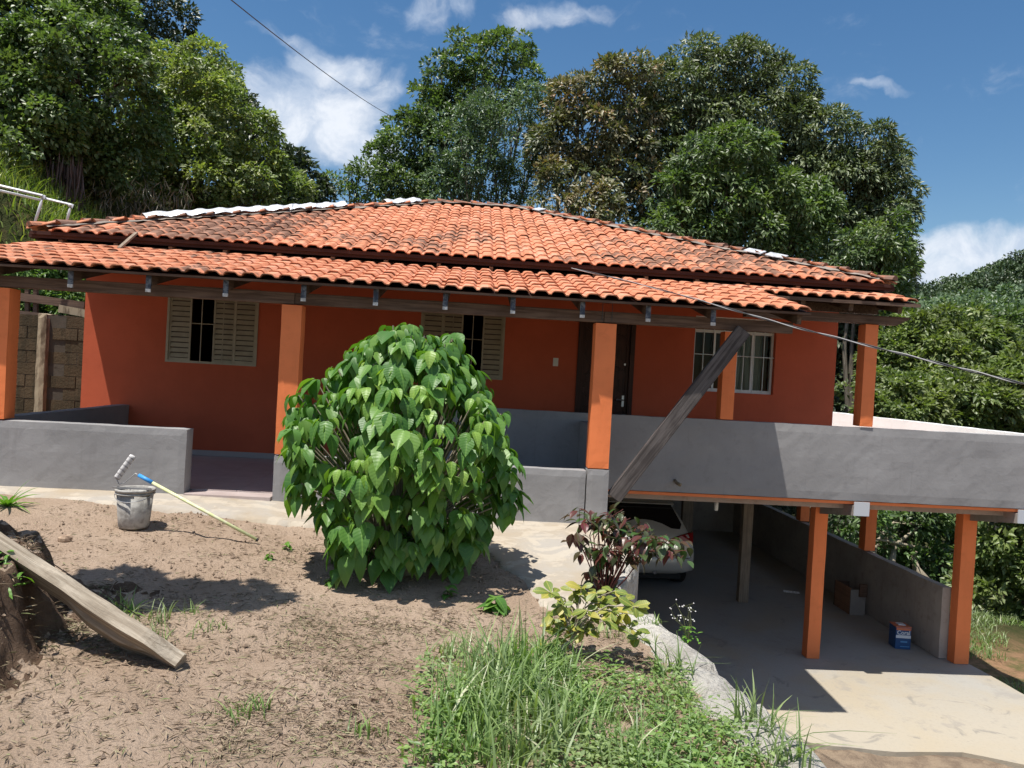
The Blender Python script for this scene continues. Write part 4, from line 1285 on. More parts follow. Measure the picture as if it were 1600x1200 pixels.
def crown_mesh(name, lobes, mat, leaf=(0.16, 0.07), clump=0.55, per=38, cover=1.0, droop=0.35, rng=RNG, flat=0.8, gaps=0.12, star=False):
    """lobes: (x, y, z, r). Leaf clumps sit on each lobe's surface, with gaps and inner leaves darkened for crown shade"""
    Ps, As, Ns, vs = [], [], [], []
    LB = np.array([l[:4] for l in lobes])
    for li, (x, y, z, R) in enumerate(LB):
        n = max(6, int(4 * math.pi * R * R / (clump * clump * 1.55) * cover))
        i = np.arange(n) + 0.5
        ph = np.arccos(1 - 2 * i / n); th = math.pi * (1 + 5 ** 0.5) * i + rng.random() * 6
        d = np.stack([np.cos(th) * np.sin(ph), np.sin(th) * np.sin(ph), np.cos(ph)], 1)
        d = unit(d + rng.normal(0, 0.22, d.shape))
        keep = (rng.random(n) > gaps) & ((d[:, 1] < 0.45) | (rng.random(n) < 0.3))
        d = d[keep]
        rad = R * rng.uniform(0.70, 1.10, len(d))
        c = np.array([x, y, z]) + d * rad[:, None] * np.array([1, 1, flat])
        ins = np.zeros(len(c), bool)
        for lj in range(len(LB)):
            if lj != li:
                ins |= np.linalg.norm((c - LB[lj, :3]) / np.array([1, 1, flat]), axis=1) < LB[lj, 3] * 0.78
        c = c[~ins]; d = d[~ins]
        m = len(c)
        if not m: continue
        cr = clump * rng.uniform(0.6, 1.3, m)
        cv = rng.uniform(0, 1, m)
        k = np.maximum(8, (2.7 * per * (cr / clump) ** 2 * rng.uniform(0.6, 1.2, m)).astype(int))
        idx = np.repeat(np.arange(m), k)
        q = unit(rng.normal(0, 1, (len(idx), 3)) + d[idx] * 0.9 + np.array([0, 0, 0.45]))
        rr = rng.uniform(0.35, 1.0, len(idx)) ** 0.6
        P = c[idx] + q * (cr[idx] * rr)[:, None] * np.array([1, 1, 0.75])
        A = unit(q * 0.9 + rng.normal(0, 0.45, q.shape) + np.array([0, 0, -droop]))
        N = unit(q * 0.5 + np.array([-0.15, -0.45, 0.9]) + rng.normal(0, 0.5, q.shape))
        Ps.append(P); As.append(A); Ns.append(N)
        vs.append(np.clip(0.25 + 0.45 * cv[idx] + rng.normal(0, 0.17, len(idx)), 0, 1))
        # inner leaves coloured darker, painting the shade inside the crown
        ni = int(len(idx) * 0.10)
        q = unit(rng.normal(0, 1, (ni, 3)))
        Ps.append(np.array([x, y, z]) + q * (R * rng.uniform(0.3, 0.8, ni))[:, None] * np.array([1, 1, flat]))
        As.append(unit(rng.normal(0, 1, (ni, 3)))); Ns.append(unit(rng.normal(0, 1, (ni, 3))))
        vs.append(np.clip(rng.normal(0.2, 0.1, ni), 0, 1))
    P, A, N, v = np.concatenate(Ps), np.concatenate(As), np.concatenate(Ns), np.concatenate(vs)
    L = leaf[0] * 1.0 * rng.uniform(0.65, 1.3, len(P)); W = leaf[1] * 1.30 * rng.uniform(0.7, 1.25, len(P))
    V, F, vv = leaf_arrays(P, A, N, L, W, v)
    return mesh_np(name, V, F, mat, False, vv), len(P)

NLEAF = [0]
def tree(name, label, Y, lobes, mat, base, trunk_r=0.25, leaf=(0.16, 0.07), clump=0.55, per=38, droop=0.35, group=None,
         cover=1.0, flat=0.85, gaps=0.12, category='tree', bark='bark', nl=None, seed=0, trunks=1):
    """lobes in photo pixels (px, py, radius, depth offset); base = (x, y) of the trunk foot"""
    rng = np.random.default_rng(100 + seed)
    W = []
    for px, py, r, dy in lobes:
        p = at(px, py, Y + dy)
        W.append((p[0], p[1], p[2], r * (Y + dy) / FPX))
    bz = float(terr_z(np.array(base[0]), np.array(base[1]))) - 0.15
    t = thing(name, (base[0], base[1], bz), label, category, group)
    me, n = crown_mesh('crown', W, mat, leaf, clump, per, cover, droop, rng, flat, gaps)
    NLEAF[0] += n
    V = np.empty(len(me.vertices) * 3, np.float32); me.vertices.foreach_get('co', V)
    V = V.reshape(-1, 3) - np.array([base[0], base[1], bz]); me.vertices.foreach_set('co', V.ravel().astype(np.float32))
    place('crown', me, t, (base[0], base[1], bz))
    # trunk and limbs
    m = MB()
    cx = np.mean([w[0] for w in W]); cz = min(w[2] for w in W)
    cy = np.mean([w[1] for w in W])
    for q in range(trunks):
        ox = (q - (trunks - 1) / 2) * 0.9
        foot = Vector((base[0] + ox, base[1] + 0.3 * q, bz))
        fork = Vector((foot.x * 0.5 + cx * 0.5, cy, max(bz + 0.45 * (cz - bz), bz + 0.8)))
        midp = foot.lerp(fork, 0.5) + Vector((rng.normal(0, 0.15), 0, 0))
        m.tube([foot, midp, fork], [trunk_r, trunk_r * 0.85, trunk_r * 0.7], 9)
        for w in W[q::trunks]:
            c = Vector(w[:3]); r = w[3]
            a = fork.lerp(c, 0.5) + Vector((rng.normal(0, 0.12 * r), rng.normal(0, 0.12 * r), 0.10 * r))
            m.tube([fork, a, c], [trunk_r * 0.5, trunk_r * 0.32, trunk_r * 0.16], 6, False)
            for _ in range(5):
                e = c + Vector(rng.normal(0, 1, 3)).normalized() * r * 0.85
                m.tube([a.lerp(c, rng.uniform(0.1, 0.9)), a.lerp(e, 0.6) + Vector(rng.normal(0, 0.08 * r, 3)), e], [trunk_r * 0.18, trunk_r * 0.10, trunk_r * 0.04], 4, False)
    m.build('trunk', bark, t, smooth=True, origin=(base[0], base[1], bz))
    return t

BH = 'trees standing behind the house'
# --- left slope
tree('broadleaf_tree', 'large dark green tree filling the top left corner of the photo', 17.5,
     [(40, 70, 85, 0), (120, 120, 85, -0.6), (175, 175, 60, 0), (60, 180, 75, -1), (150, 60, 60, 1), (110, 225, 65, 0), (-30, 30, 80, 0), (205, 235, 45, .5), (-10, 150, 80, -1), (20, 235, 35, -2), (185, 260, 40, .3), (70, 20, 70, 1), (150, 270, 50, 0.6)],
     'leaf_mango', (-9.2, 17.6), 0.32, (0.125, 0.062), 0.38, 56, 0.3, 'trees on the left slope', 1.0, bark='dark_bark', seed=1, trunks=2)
tree('broadleaf_tree', 'vine hung tree with yellow green leaves above the left end of the roof', 21,
     [(300, 150, 60, 0), (345, 205, 62, 0), (285, 225, 55, -.8), (320, 290, 55, -.8), (390, 280, 50, 0), (255, 120, 42, 1), (340, 105, 34, 1), (260, 300, 40, 0), (440, 300, 38, 0.5), (375, 330, 40, 0), (235, 200, 40, 0)],
     'leaf_yellowish', (-8.0, 21), 0.25, (0.13, 0.060), 0.38, 46, 0.4, 'trees on the left slope', 0.95, gaps=0.26, seed=2)
tree('conifer_like_tree', 'tall dark tree rising behind the others at the top left', 34,
     [(215, 20, 62, 0), (240, 70, 40, 0), (190, 75, 45, 0), (230, 115, 32, 0), (160, 10, 60, 0)],
     'leaf_dark', (-17, 34), 0.4, (0.24, 0.09), 0.6, 40, 0.2, 'trees on the left slope', seed=3)
tree('broadleaf_tree', 'dark green tree behind the vine hung tree at the left roof end', 30,
     [(370, 200, 45, 0), (400, 245, 40, 0), (430, 270, 38, 0), (465, 290, 32, 0), (345, 150, 36, 1), (490, 318, 28, 0), (445, 320, 40, 0), (400, 310, 45, 0)],
     'leaf_dark', (-9.5, 30), 0.3, (0.24, 0.10), 0.55, 40, 0.3, 'trees on the left slope', seed=4)
# --- behind the house, from left to right
tree('umbrella_tree', 'small spreading tree peeping over the roof ridge at left', 31,
     [(545, 285, 26, 0), (580, 275, 28, 0), (615, 285, 28, 0), (560, 310, 20, 0), (610, 318, 22, 0)],
     'leaf_mango', (-5.5, 31), 0.16, (0.18, 0.07), 0.4, 20, 0.1, BH, 0.8, flat=0.6, gaps=0.3, seed=5)
tree('tall_slender_tree', 'tallest slender dark green tree behind the roof peak', 32,
     [(745, 100, 40, 0), (790, 95, 42, 0), (770, 135, 45, 0), (700, 130, 30, 0), (665, 175, 36, 0), (720, 190, 45, 0), (640, 225, 40, 0), (610, 255, 28, 0), (690, 245, 50, 0), (640, 290, 42, 0), (740, 160, 40, 0), (815, 130, 26, 0), (690, 110, 22, 0), (680, 300, 40, 0)],
     'leaf_mango', (-1.5, 32), 0.26, (0.20, 0.085), 0.48, 34, 0.15, BH, 1.0, gaps=0.18, seed=6)
tree('feathery_tree', 'pale bluish green feathery tree left of the brown tinged tree', 28,
     [(720, 215, 44, 0), (770, 185, 44, 0), (820, 165, 38, 0), (850, 190, 38, 0), (800, 230, 50, 0), (740, 265, 42, 0), (830, 270, 44, 0), (700, 290, 34, 0), (780, 295, 34, 0)],
     'leaf_bluish', (0.2, 28), 0.17, (0.16, 0.05), 0.42, 34, 0.2, BH, 0.9, gaps=0.25, seed=7, trunks=2)
tree('mango_tree', 'mango tree flushed with brown young leaves in the middle of the row', 27,
     [(905, 165, 45, 0), (955, 135, 42, 0), (985, 175, 42, 0), (920, 215, 48, 0), (870, 235, 40, 0), (960, 230, 48, 0), (885, 290, 36, -1), (930, 330, 34, -2), (860, 330, 26, -2), (985, 120, 28, 0), (975, 285, 40, -0.5)],
     'leaf_brown', (2.6, 27), 0.25, (0.21, 0.07), 0.46, 38, 0.45, BH, 0.95, gaps=0.16, seed=8, trunks=2)
tree('mango_tree', 'largest rounded dark mango tree behind the right half of the roof', 28,
     [(1060, 150, 52, 0), (1110, 125, 50, 0), (1165, 120, 48, 0), (1215, 145, 48, 0), (1020, 205, 50, 0), (1090, 200, 60, 0), (1165, 190, 62, 0), (1235, 205, 52, 0), (1050, 270, 52, -.4), (1150, 270, 60, 0), (1240, 270, 60, 0), (1020, 320, 42, -.5), (1085, 95, 24, 0), (1230, 340, 60, 0)],
     'leaf_olive', (7.5, 28), 0.42, (0.22, 0.065), 0.50, 44, 0.55, BH, 1.05, gaps=0.10, seed=9)
tree('mango_tree', 'dark drooping mango tree at the right end of the row', 27,
     [(1300, 225, 48, 0), (1345, 235, 42, 0), (1375, 270, 40, 0), (1310, 290, 56, 0), (1365, 330, 50, 0), (1390, 240, 18, 0), (1290, 360, 56, 0), (1340, 395, 52, 0), (1385, 385, 36, 0), (1395, 305, 28, 0), (1330, 450, 40, 0), (1375, 430, 40, 0)],
     'leaf_olive', (12.2, 27), 0.36, (0.22, 0.06), 0.48, 44, 0.6, BH, 1.05, gaps=0.10, seed=10)
tree('mango_tree', 'bright leafed lower mango tree just behind the right roof slope', 22,
     [(1110, 250, 42, 0), (1150, 245, 44, 0), (1060, 310, 40, 0), (1130, 310, 52, 0), (1200, 300, 46, 0), (1245, 330, 46, 0), (1040, 355, 30, -.3), (1180, 360, 48, 0), (1260, 380, 38, 0), (1100, 370, 36, 0), (1225, 395, 30, 0)],
     'leaf_mango', (6.9, 22), 0.26, (0.20, 0.06), 0.40, 40, 0.5, BH, 1.0, gaps=0.12, seed=11)
tree('mango_tree', 'small leafy tree crown directly over the right roof tip', 20,
     [(1375, 380, 34, 0), (1345, 400, 34, 0), (1395, 415, 24, 0), (1330, 425, 30, 0.3), (1365, 445, 36, 0), (1390, 350, 22, 0)],
     'leaf_mango', (9.8, 20), 0.18, (0.18, 0.06), 0.36, 36, 0.45, BH, seed=12)
# --- dense bushes right of the balcony
RB = 'leafy trees right of the balcony'
tree('leafy_tree', 'olive green bushy tree right of the last porch column', 19,
     [(1440, 535, 50, 0), (1500, 532, 48, 0), (1470, 580, 58, -.6), (1405, 570, 45, 0), (1540, 560, 50, 0), (1405, 515, 28, .5)],
     'leaf_sunny', (11, 19), 0.2, (0.165, 0.062), 0.34, 52, 0.4, RB, gaps=0.08, seed=13)
tree('leafy_tree', 'bright green low tree behind the right end of the parapet', 17,
     [(1400, 640, 50, 0), (1470, 640, 54, 0), (1540, 630, 58, 0), (1590, 640, 60, 0), (1620, 600, 60, 0), (1360, 610, 34, 0.5), (1500, 700, 60, 0.4), (1590, 720, 70, 0.6), (1430, 700, 55, .5)],
     'leaf_sunny', (11.5, 17.6), 0.2, (0.15, 0.060), 0.32, 54, 0.35, RB, gaps=0.06, seed=14)
tree('leafy_tree', 'rounded tree at the right photo edge below the far hill', 24,
     [(1570, 535, 52, 0), (1620, 550, 60, 0), (1530, 515, 36, 0), (1600, 600, 52, 0), (1690, 540, 70, 0), (1560, 580, 44, 0), (1480, 510, 28, 0)],
     'leaf_mango', (17, 24), 0.22, (0.20, 0.08), 0.42, 38, 0.35, RB, gaps=0.08, seed=15)
tree('leafy_tree', 'dark tree seen between the house corner and the last porch column', 21,
     [(1320, 520, 46, 0), (1330, 590, 46, 0), (1350, 650, 46, 0), (1380, 550, 34, .5), (1315, 470, 34, 0), (1300, 640, 40, 0)],
     'leaf_dark', (9.8, 21), 0.22, (0.19, 0.08), 0.38, 36, 0.35, RB, gaps=0.1, seed=16)
# --- undergrowth seen below the balcony
UG = 'shrubs beyond the open garage'
tree('shrub', 'dark shrub with bare twisted stems seen under the balcony', 15.5,
     [(1420, 800, 42, 1.2), (1480, 800, 40, 1.4), (1400, 860, 40, 1.2), (1460, 880, 44, 1.2), (1330, 800, 26, 0), (1340, 840, 26, 0), (1500, 860, 40, 1.5), (1380, 820, 30, 0.2)],
     'leaf_undergrowth', (9.2, 15.2), 0.09, (0.15, 0.055), 0.34, 30, 0.25, UG, gaps=0.3, category='shrub', bark='pale_stem', seed=17, trunks=3)
tree('shrub', 'bright green shrub at the right edge behind the last garage column', 14,
     [(1560, 830, 46, 0), (1600, 800, 44, 0), (1590, 880, 46, 0), (1545, 880, 36, 0.5), (1550, 930, 36, 0), (1610, 930, 40, 0), (1650, 870, 60, 0)],
     'leaf_sunny', (10.8, 14), 0.06, (0.14, 0.055), 0.30, 34, 0.3, UG, gaps=0.12, category='shrub', seed=18)
tree('shrub', 'dark shrub beyond the garage between the two orange garage columns', 17,
     [(1270, 800, 30, 0), (1300, 790, 30, 0), (1240, 790, 26, 0), (1330, 780, 34, 1), (1200, 770, 24, 0), (1420, 760, 50, 1.5), (1500, 770, 50, 1.5), (1440, 930, 40, 1), (1500, 920, 40, 1)],
     'leaf_dark', (8.6, 17), 0.08, (0.16, 0.06), 0.36, 32, 0.25, UG, gaps=0.2, category='shrub', bark='pale_stem', seed=19, trunks=2)
# --- shade tree beside the photographer, outside the frame: its shadow lies on the yard
def shade_tree():
    t = thing('shade_tree', (-4.6, 2.4, 0.6), 'small tree beside the photographer that shades the yard', 'tree')
    rng = np.random.default_rng(5)
    W = []
    for gx, gy, h, r in ((-1.55, 4.95, 3.7, 0.17), (-1.85, 4.80, 3.75, 0.22), (-2.2, 4.9, 3.8, 0.24), (-2.5, 4.65, 3.8, 0.24), (-2.15, 4.55, 3.8, 0.16), (-2.85, 4.5, 3.9, 0.28), (-1.3, 4.78, 3.65, 0.10), (-3.2, 4.2, 3.9, 0.3)):
        W.append((gx - 0.255 * h, gy - 0.215 * h, -0.2 + h, r))
    me, n = crown_mesh('crown', W, 'leaf_mango', (0.13, 0.06), 0.14, 30, 1.0, 0.3, rng, 0.5, 0.1)
    V = np.empty(len(me.vertices) * 3, np.float32); me.vertices.foreach_get('co', V)
    me.vertices.foreach_set('co', (V.reshape(-1, 3) - ORG[t.name]).astype(np.float32).ravel())
    place('crown', me, t, ORG[t.name])
    m = MB()
    top = Vector((-4.5, 3.0, 2.9))
    m.tube([(-4.6, 2.4, 0.5), (-4.75, 2.6, 1.7), top], [0.10, 0.08, 0.06], 8)
    for w in W: m.tube([top, top.lerp(Vector(w[:3]), 0.5) + Vector((0, 0, 0.15)), w[:3]], [0.035, 0.02, 0.008], 5, False)
    m.build('trunk', 'bark', t, smooth=True, origin=(-4.6, 2.4, 0.6))
shade_tree()

# --- far forest on the hill
def far_forest():
    rng = np.random.default_rng(21)
    lob = []
    H = HILL_V
    for j in range(0, 27):
        for i in range(0, 90):
            p = H[j, i]
            if p[2] < -2 or p[0] > 185: continue
            if rng.random() < 0.85:
                r = rng.uniform(1.5, 3.2)
                lob.append((p[0] + rng.normal(0, 1.2), p[1] + rng.normal(0, 1.5), p[2] + r * 0.4, r))
    Ps, As, Ns, vs = [], [], [], []
    for x, y, z, r in lob:
        n = int(92 * r)
        q = unit(rng.normal(0, 1, (n, 3)) + np.array([0, -0.3, 0.5]))
        Ps.append(np.array([x, y, z]) + q * r * rng.uniform(0.75, 1.1, (n, 1)))
        As.append(unit(q + rng.normal(0, 0.6, q.shape))); Ns.append(unit(q + rng.normal(0, 0.3, q.shape) + np.array([0, 0, .5])))
        vs.append(np.clip(rng.uniform(0.1, 0.8) + rng.normal(0, 0.13, n), 0, 1))
    P, A, N, v = np.concatenate(Ps), np.concatenate(As), np.concatenate(Ns), np.concatenate(vs)
    V, F, vv = leaf_arrays(P, A, N, rng.uniform(0.40, 0.85, len(P)), rng.uniform(0.3, 0.55, len(P)), v)
    o = place('distant_forest', mesh_np('distant_forest', V, F, 'forest_far', False, vv))
    tag(o, 'forest canopy covering the far hill', None, None, 'stuff')
    NLEAF[0] += len(P)
far_forest()
# middle distance canopy between the bushes and the far hill
def mid_forest():
    rng = np.random.default_rng(23)
    lob = []
    for px, py, r, Y in [(x, 492 - 0.09 * (x - 1400) + rng.normal(0, 4), rng.uniform(12, 20), rng.uniform(50, 62)) for x in range(1390, 1760, 17)] + \
            [(x, 520 - 0.06 * (x - 1400) + rng.normal(0, 8), rng.uniform(18, 28), rng.uniform(40, 50)) for x in range(1380, 1780, 18)] + \
            [(x, 560 + rng.normal(0, 20), rng.uniform(30, 46), rng.uniform(34, 40)) for x in range(1380, 1800, 24)]:
        p = at(px, py, Y); lob.append((p[0], p[1], p[2], r * Y / FPX))
    me, n = crown_mesh('canopy', lob, 'leaf_bluish', (0.34, 0.16), 0.75, 26, 0.9, 0.3, rng, 0.9, 0.05)
    NLEAF[0] += n
    tag(place('middle_distance_forest', me), 'mixed green forest canopy below the far hill', None, None, 'stuff')
mid_forest()

def blades(name, pts, heights, widths, mat, label, lean=0.35, rng=RNG, seg=3, vbase=None, kind='stuff', curl=0.6):
    """curved grass blades as strips"""
    n = len(pts)
    P = np.asarray(pts, float); h = np.asarray(heights); w = np.asarray(widths)
    th = rng.uniform(0, 2 * math.pi, n)
    dirn = np.stack([np.cos(th), np.sin(th), np.zeros(n)], 1)
    side = np.stack([-np.sin(th + rng.normal(0, .7, n)), np.cos(th), np.zeros(n)], 1); side = unit(side)
    le = np.abs(rng.normal(lean, lean * 0.6, n))
    rows = []
    for s in range(seg + 1):
        t = s / seg
        off = dirn * (le * h * (t ** 1.8) * (1 + curl * t))[:, None]
        z = h * (t - 0.28 * le * t * t * (1 + curl))
        c = P + off + np.stack([np.zeros(n), np.zeros(n), z], 1)
        ww = (w * (1 - t ** 1.6) * 0.5 + 0.0006)[:, None]
        rows += [c - side * ww, c + side * ww]
    V = np.stack(rows, 1).reshape(-1, 3)
    k = 2 * (seg + 1)
    i = np.arange(n)[:, None] * k
    F = np.concatenate([i + np.array([[2 * s, 2 * s + 1, 2 * s + 3, 2 * s + 2]]) for s in range(seg)], 1).reshape(-1, 4)
    v = rng.uniform(0, 0.85, n) if vbase is None else vbase
    v = np.where(rng.random(n) < 0.035, 1.0, v)
    me = mesh_np(name, V, F, mat, True, np.repeat(v, k))
    o = place(name, me)
    if kind: tag(o, label, None, None, kind)
    return o

def soil_z(x, y): return yard_height(x, y)

def grass_patch():
    rng = np.random.default_rng(31)
    pts, hs, ws = [], [], []
    # tufts: centre x,y, radius, number, height
    tufts = []
    for _ in range(85):
        y = rng.uniform(2.75, 4.15)
        xl = -0.02 - 0.10 * (y - 2.9)
        xr = float(lipx(y)) - 0.32
        x = rng.uniform(xl, xr)
        if y > 3.75 and not (x < 0.55): continue
        tufts.append((x, y, 0.05, 16, rng.uniform(0.07, 0.15)))
    for x, y, h in ((0.16, 3.85, 0.30), (0.22, 3.72, 0.34), (0.30, 3.9, 0.24), (0.40, 3.95, 0.30), (0.46, 3.75, 0.26), (0.10, 3.5, 0.27), (0.32, 3.5, 0.3), (0.0, 3.4, 0.22), (0.2, 3.2, 0.26), (0.4, 3.2, 0.28), (0.08, 3.0, 0.25),
                    (0.55, 3.3, 0.2), (0.52, 3.95, 0.22), (0.62, 3.6, 0.2), (0.3, 3.05, 0.25), (0.75, 3.0, 0.2), (0.15, 3.35, 0.3), (0.26, 3.62, 0.3)):
        tufts.append((x, y, 0.075, 52, h))
    for x, y, h in ((1.10, 4.02, 0.20), (1.14, 3.95, 0.17), (1.12, 3.72, 0.12), (1.02, 3.6, 0.10), (1.33, 3.35, 0.22), (1.36, 3.2, 0.18), (1.30, 3.05, 0.16), (1.0, 3.3, 0.12), (0.9, 4.6, 0.1), (1.2, 4.7, 0.08), (1.05, 4.5, 0.08), (1.36, 3.0, 0.2),
                    (-0.1, 3.0, .1), (-0.35, 3.15, 0.07), (-1.62, 4.25, .12), (-1.75, 4.1, .15), (-1.5, 4.4, .08), (-1.35, 4.2, .06), (-1.55, 4.0, .1), (-0.85, 3.35, 0.10), (-0.9, 3.25, 0.08), (-1.9, 4.4, .14)):
        tufts.append((x, y, 0.045, 26, h))
    for x, y, r, k, h in tufts:
        for _ in range(k):
            px, py = x + rng.normal(0, r), y + rng.normal(0, r)
            if px > float(lipx(py)) + 0.02: continue
            pts.append((px, py, soil_z(px, py) - 0.005 + (0.04 if px > float(lipx(py)) - 0.2 else 0)))
            hs.append(h * rng.uniform(0.45, 1.25)); ws.append(rng.uniform(0.005, 0.012) * (1.35 if h > 0.18 else 0.8))
    blades('grass', pts, hs, ws, 'grass_blade', 'tall and short green grass growing in the front bed', 0.42, rng, 4)
    # low broadleaf weeds
    P, A, N, v = [], [], [], []
    for _ in range(900):
        y = rng.uniform(2.7, 3.95)
        x = rng.uniform(-0.15 - 0.05 * (y - 2.9), float(lipx(y)) - 0.22)
        if y > 3.5 and rng.random() < 0.45: continue
        if mnoise.noise(Vector((x * 2.3, y * 2.3, 4))) < -0.22: continue
        h = rng.uniform(0.02, 0.13)
        for k in range(rng.integers(5, 12)):
            a = rng.uniform(0, 6.28)
            q = np.array([math.cos(a), math.sin(a), rng.uniform(-0.1, 0.5)])
            P.append((x + 0.02 * math.cos(a) + rng.normal(0, .012), y + 0.02 * math.sin(a) + rng.normal(0, .012), soil_z(x, y) + h * rng.uniform(0.3, 1.0)))
            A.append(q); N.append((rng.normal(0, .35), rng.normal(0, .35), 1)); v.append(rng.uniform(0.2, 0.85))
    P, A, N, v = np.array(P), unit(np.array(A)), unit(np.array(N)), np.array(v)
    V, F, vv = leaf_arrays(P, A, N, rng.uniform(0.020, 0.048, len(P)), rng.uniform(0.010, 0.022, len(P)), v)
    tag(place('ground_weeds', mesh_np('ground_weeds', V, F, 'grass_blade', False, vv)), 'low broadleaf weeds among the grass of the front bed', None, None, 'stuff')
grass_patch()

def litter():
    rng = np.random.default_rng(33)
    P, A, N, v, L, W = [], [], [], [], [], []
    n = 21000
    c = 0
    while c < n:
        y = rng.uniform(2.6, 7.0) if rng.random() < 0.35 else rng.uniform(2.6, 4.9); x = rng.uniform(-3.4, 1.1)
        d = mnoise.noise(Vector((x * 1.1, y * 1.1, 2))) + 0.6 * mnoise.noise(Vector((x * 4, y * 4, 9)))
        if rng.random() > 0.14 + 1.0 * max(0, d) : continue
        if y > 6.3 - 0.1 * x and rng.random() < 0.7: continue
        if x > float(lipx(y)) - 0.3: continue
        a = rng.uniform(0, 6.28)
        P.append((x, y, soil_z(x, y) + rng.uniform(0.001, 0.014)))
        A.append((math.cos(a), math.sin(a), rng.normal(0.05, 0.16))); N.append((rng.normal(0, .5), rng.normal(0, .5), 1))
        v.append(rng.uniform(0.1, 0.8) if rng.random() < 0.78 else rng.uniform(0.85, 1)); L.append(rng.uniform(0.015, 0.075)); W.append(rng.uniform(0.0025, 0.007))
        c += 1
    V, F, vv = leaf_arrays(np.array(P), unit(np.array(A)), unit(np.array(N)), np.array(L), np.array(W), np.array(v))
    tag(place('dry_grass_litter', mesh_np('dry_grass_litter', V, F, 'dry_litter', False, vv)), 'dry mown grass scattered over the bare soil', None, None, 'stuff')
    # small crumbs of soil
    V, F = [], []
    c = 0
    base = np.array([(1, 0, 0), (-0.5, 0.8, 0), (-0.5, -0.8, 0), (0, 0, 0.9), (0, 0, -0.6)])
    tri = [(0, 1, 3), (1, 2, 3), (2, 0, 3), (1, 0, 4), (2, 1, 4), (0, 2, 4)]
    while c < 5000:
        y = rng.uniform(2.6, 6.9); x = rng.uniform(-3.2, 1.2)
        if rng.random() > 0.25 + max(0, mnoise.noise(Vector((x * 2, y * 2, 6)))) : continue
        if x > float(lipx(y)) - 0.25: continue
        s = 0.0035 + 0.017 * rng.random() ** 4
        B = base * s * rng.uniform(0.6, 1.3, (5, 3))
        a = rng.uniform(0, 6.28); ca, sa = math.cos(a), math.sin(a)
        B = B @ np.array([[ca, sa, 0], [-sa, ca, 0], [0, 0, 1]])
        k = len(V)
        z = soil_z(x, y) + s * 0.3
        V += [tuple(b + np.array([x, y, z])) for b in B]; F += [tuple(i + k for i in t) for t in tri]
        c += 1
    tag(place('soil_crumbs', mesh_np('soil_crumbs', V, F, 'soil')), 'crumbs and clods of the same brown soil', None, None, 'stuff')
litter()

def slope_grass():
    rng = np.random.default_rng(35)
    pts, hs, ws = [], [], []
    for _ in range(9000):
        x = rng.uniform(-13, -6.6); y = rng.uniform(13.3, 17)
        z = float(terr_z(np.array(x), np.array(y)))
        pts.append((x, y, z)); hs.append(rng.uniform(0.12, 0.38)); ws.append(rng.uniform(0.015, 0.03))
    blades('slope_grass', pts, hs, ws, 'hill_grass', 'long bright grass on the steep bank at the left', 0.5, rng, 3)
    pts, hs, ws = [], [], []
    for _ in range(20000):
        x = rng.uniform(6.95, 12.5); y = rng.uniform(7.5, 15)
        d = mnoise.noise(Vector((x * 0.9, y * 0.9, 3)))
        if d < -0.10 + (0.12 if 9.2 < y - 0.3 * (x - 7) < 11.2 else -0.14): continue
        z = float(terr_z(np.array(x), np.array(y))) + 0.0
        pts.append((x, y, z)); hs.append(rng.uniform(0.06, 0.2)); ws.append(rng.uniform(0.008, 0.016))
    blades('verge_grass', pts, hs, ws, 'grass_blade', 'grass on the reddish earth right of the garage', 0.5, rng, 3)
slope_grass()

def vines():
    """dry hanging roots and vines under the left trees"""
    rng = np.random.default_rng(37)
    P, A, N, v, L, W = [], [], [], [], [], []
    for px0, px1, py0, py1, Y, k in ((20, 130, 235, 320, 16.6, 130), ):
        for _ in range(k * 5):
            p = at(rng.uniform(px0, px1), rng.uniform(py0, py1), Y + rng.normal(0, .4))
            P.append(p); A.append((rng.normal(0, .08), rng.normal(0, .08), -1)); N.append((rng.normal(0, 1), -1, 0)); v.append(rng.random()); L.append(rng.uniform(0.3, 0.9)); W.append(rng.uniform(0.02, 0.05))
    V, F, vv = leaf_arrays(np.array(P), unit(np.array(A)), unit(np.array(N)), np.array(L), np.array(W), np.array(v))
    tag(place('hanging_roots', mesh_np('hanging_roots', V, F, 'hanging_roots', False, vv)), 'brown roots hanging in the shade under the big left tree', None, None, 'stuff')
    P, A, N, v, L, W = [], [], [], [], [], []
    for _ in range(300):
        p = at(rng.uniform(120, 300), rng.uniform(290, 335), 17.3 + rng.normal(0, .5))
        P.append(p); A.append((rng.normal(0, .5), rng.normal(0, .3), rng.choice([-1, 1]))); N.append((rng.normal(0, 1), -1, 0)); v.append(rng.random()); L.append(rng.uniform(0.12, 0.38)); W.append(rng.uniform(0.01, 0.022))
    V, F, vv = leaf_arrays(np.array(P), unit(np.array(A)), unit(np.array(N)), np.array(L), np.array(W), np.array(v))
    tag(place('dry_vines', mesh_np('dry_vines', V, F, 'dry_vines', False, vv)), 'pale dry vines and stalks above the left part of the roof', None, None, 'stuff')
vines()

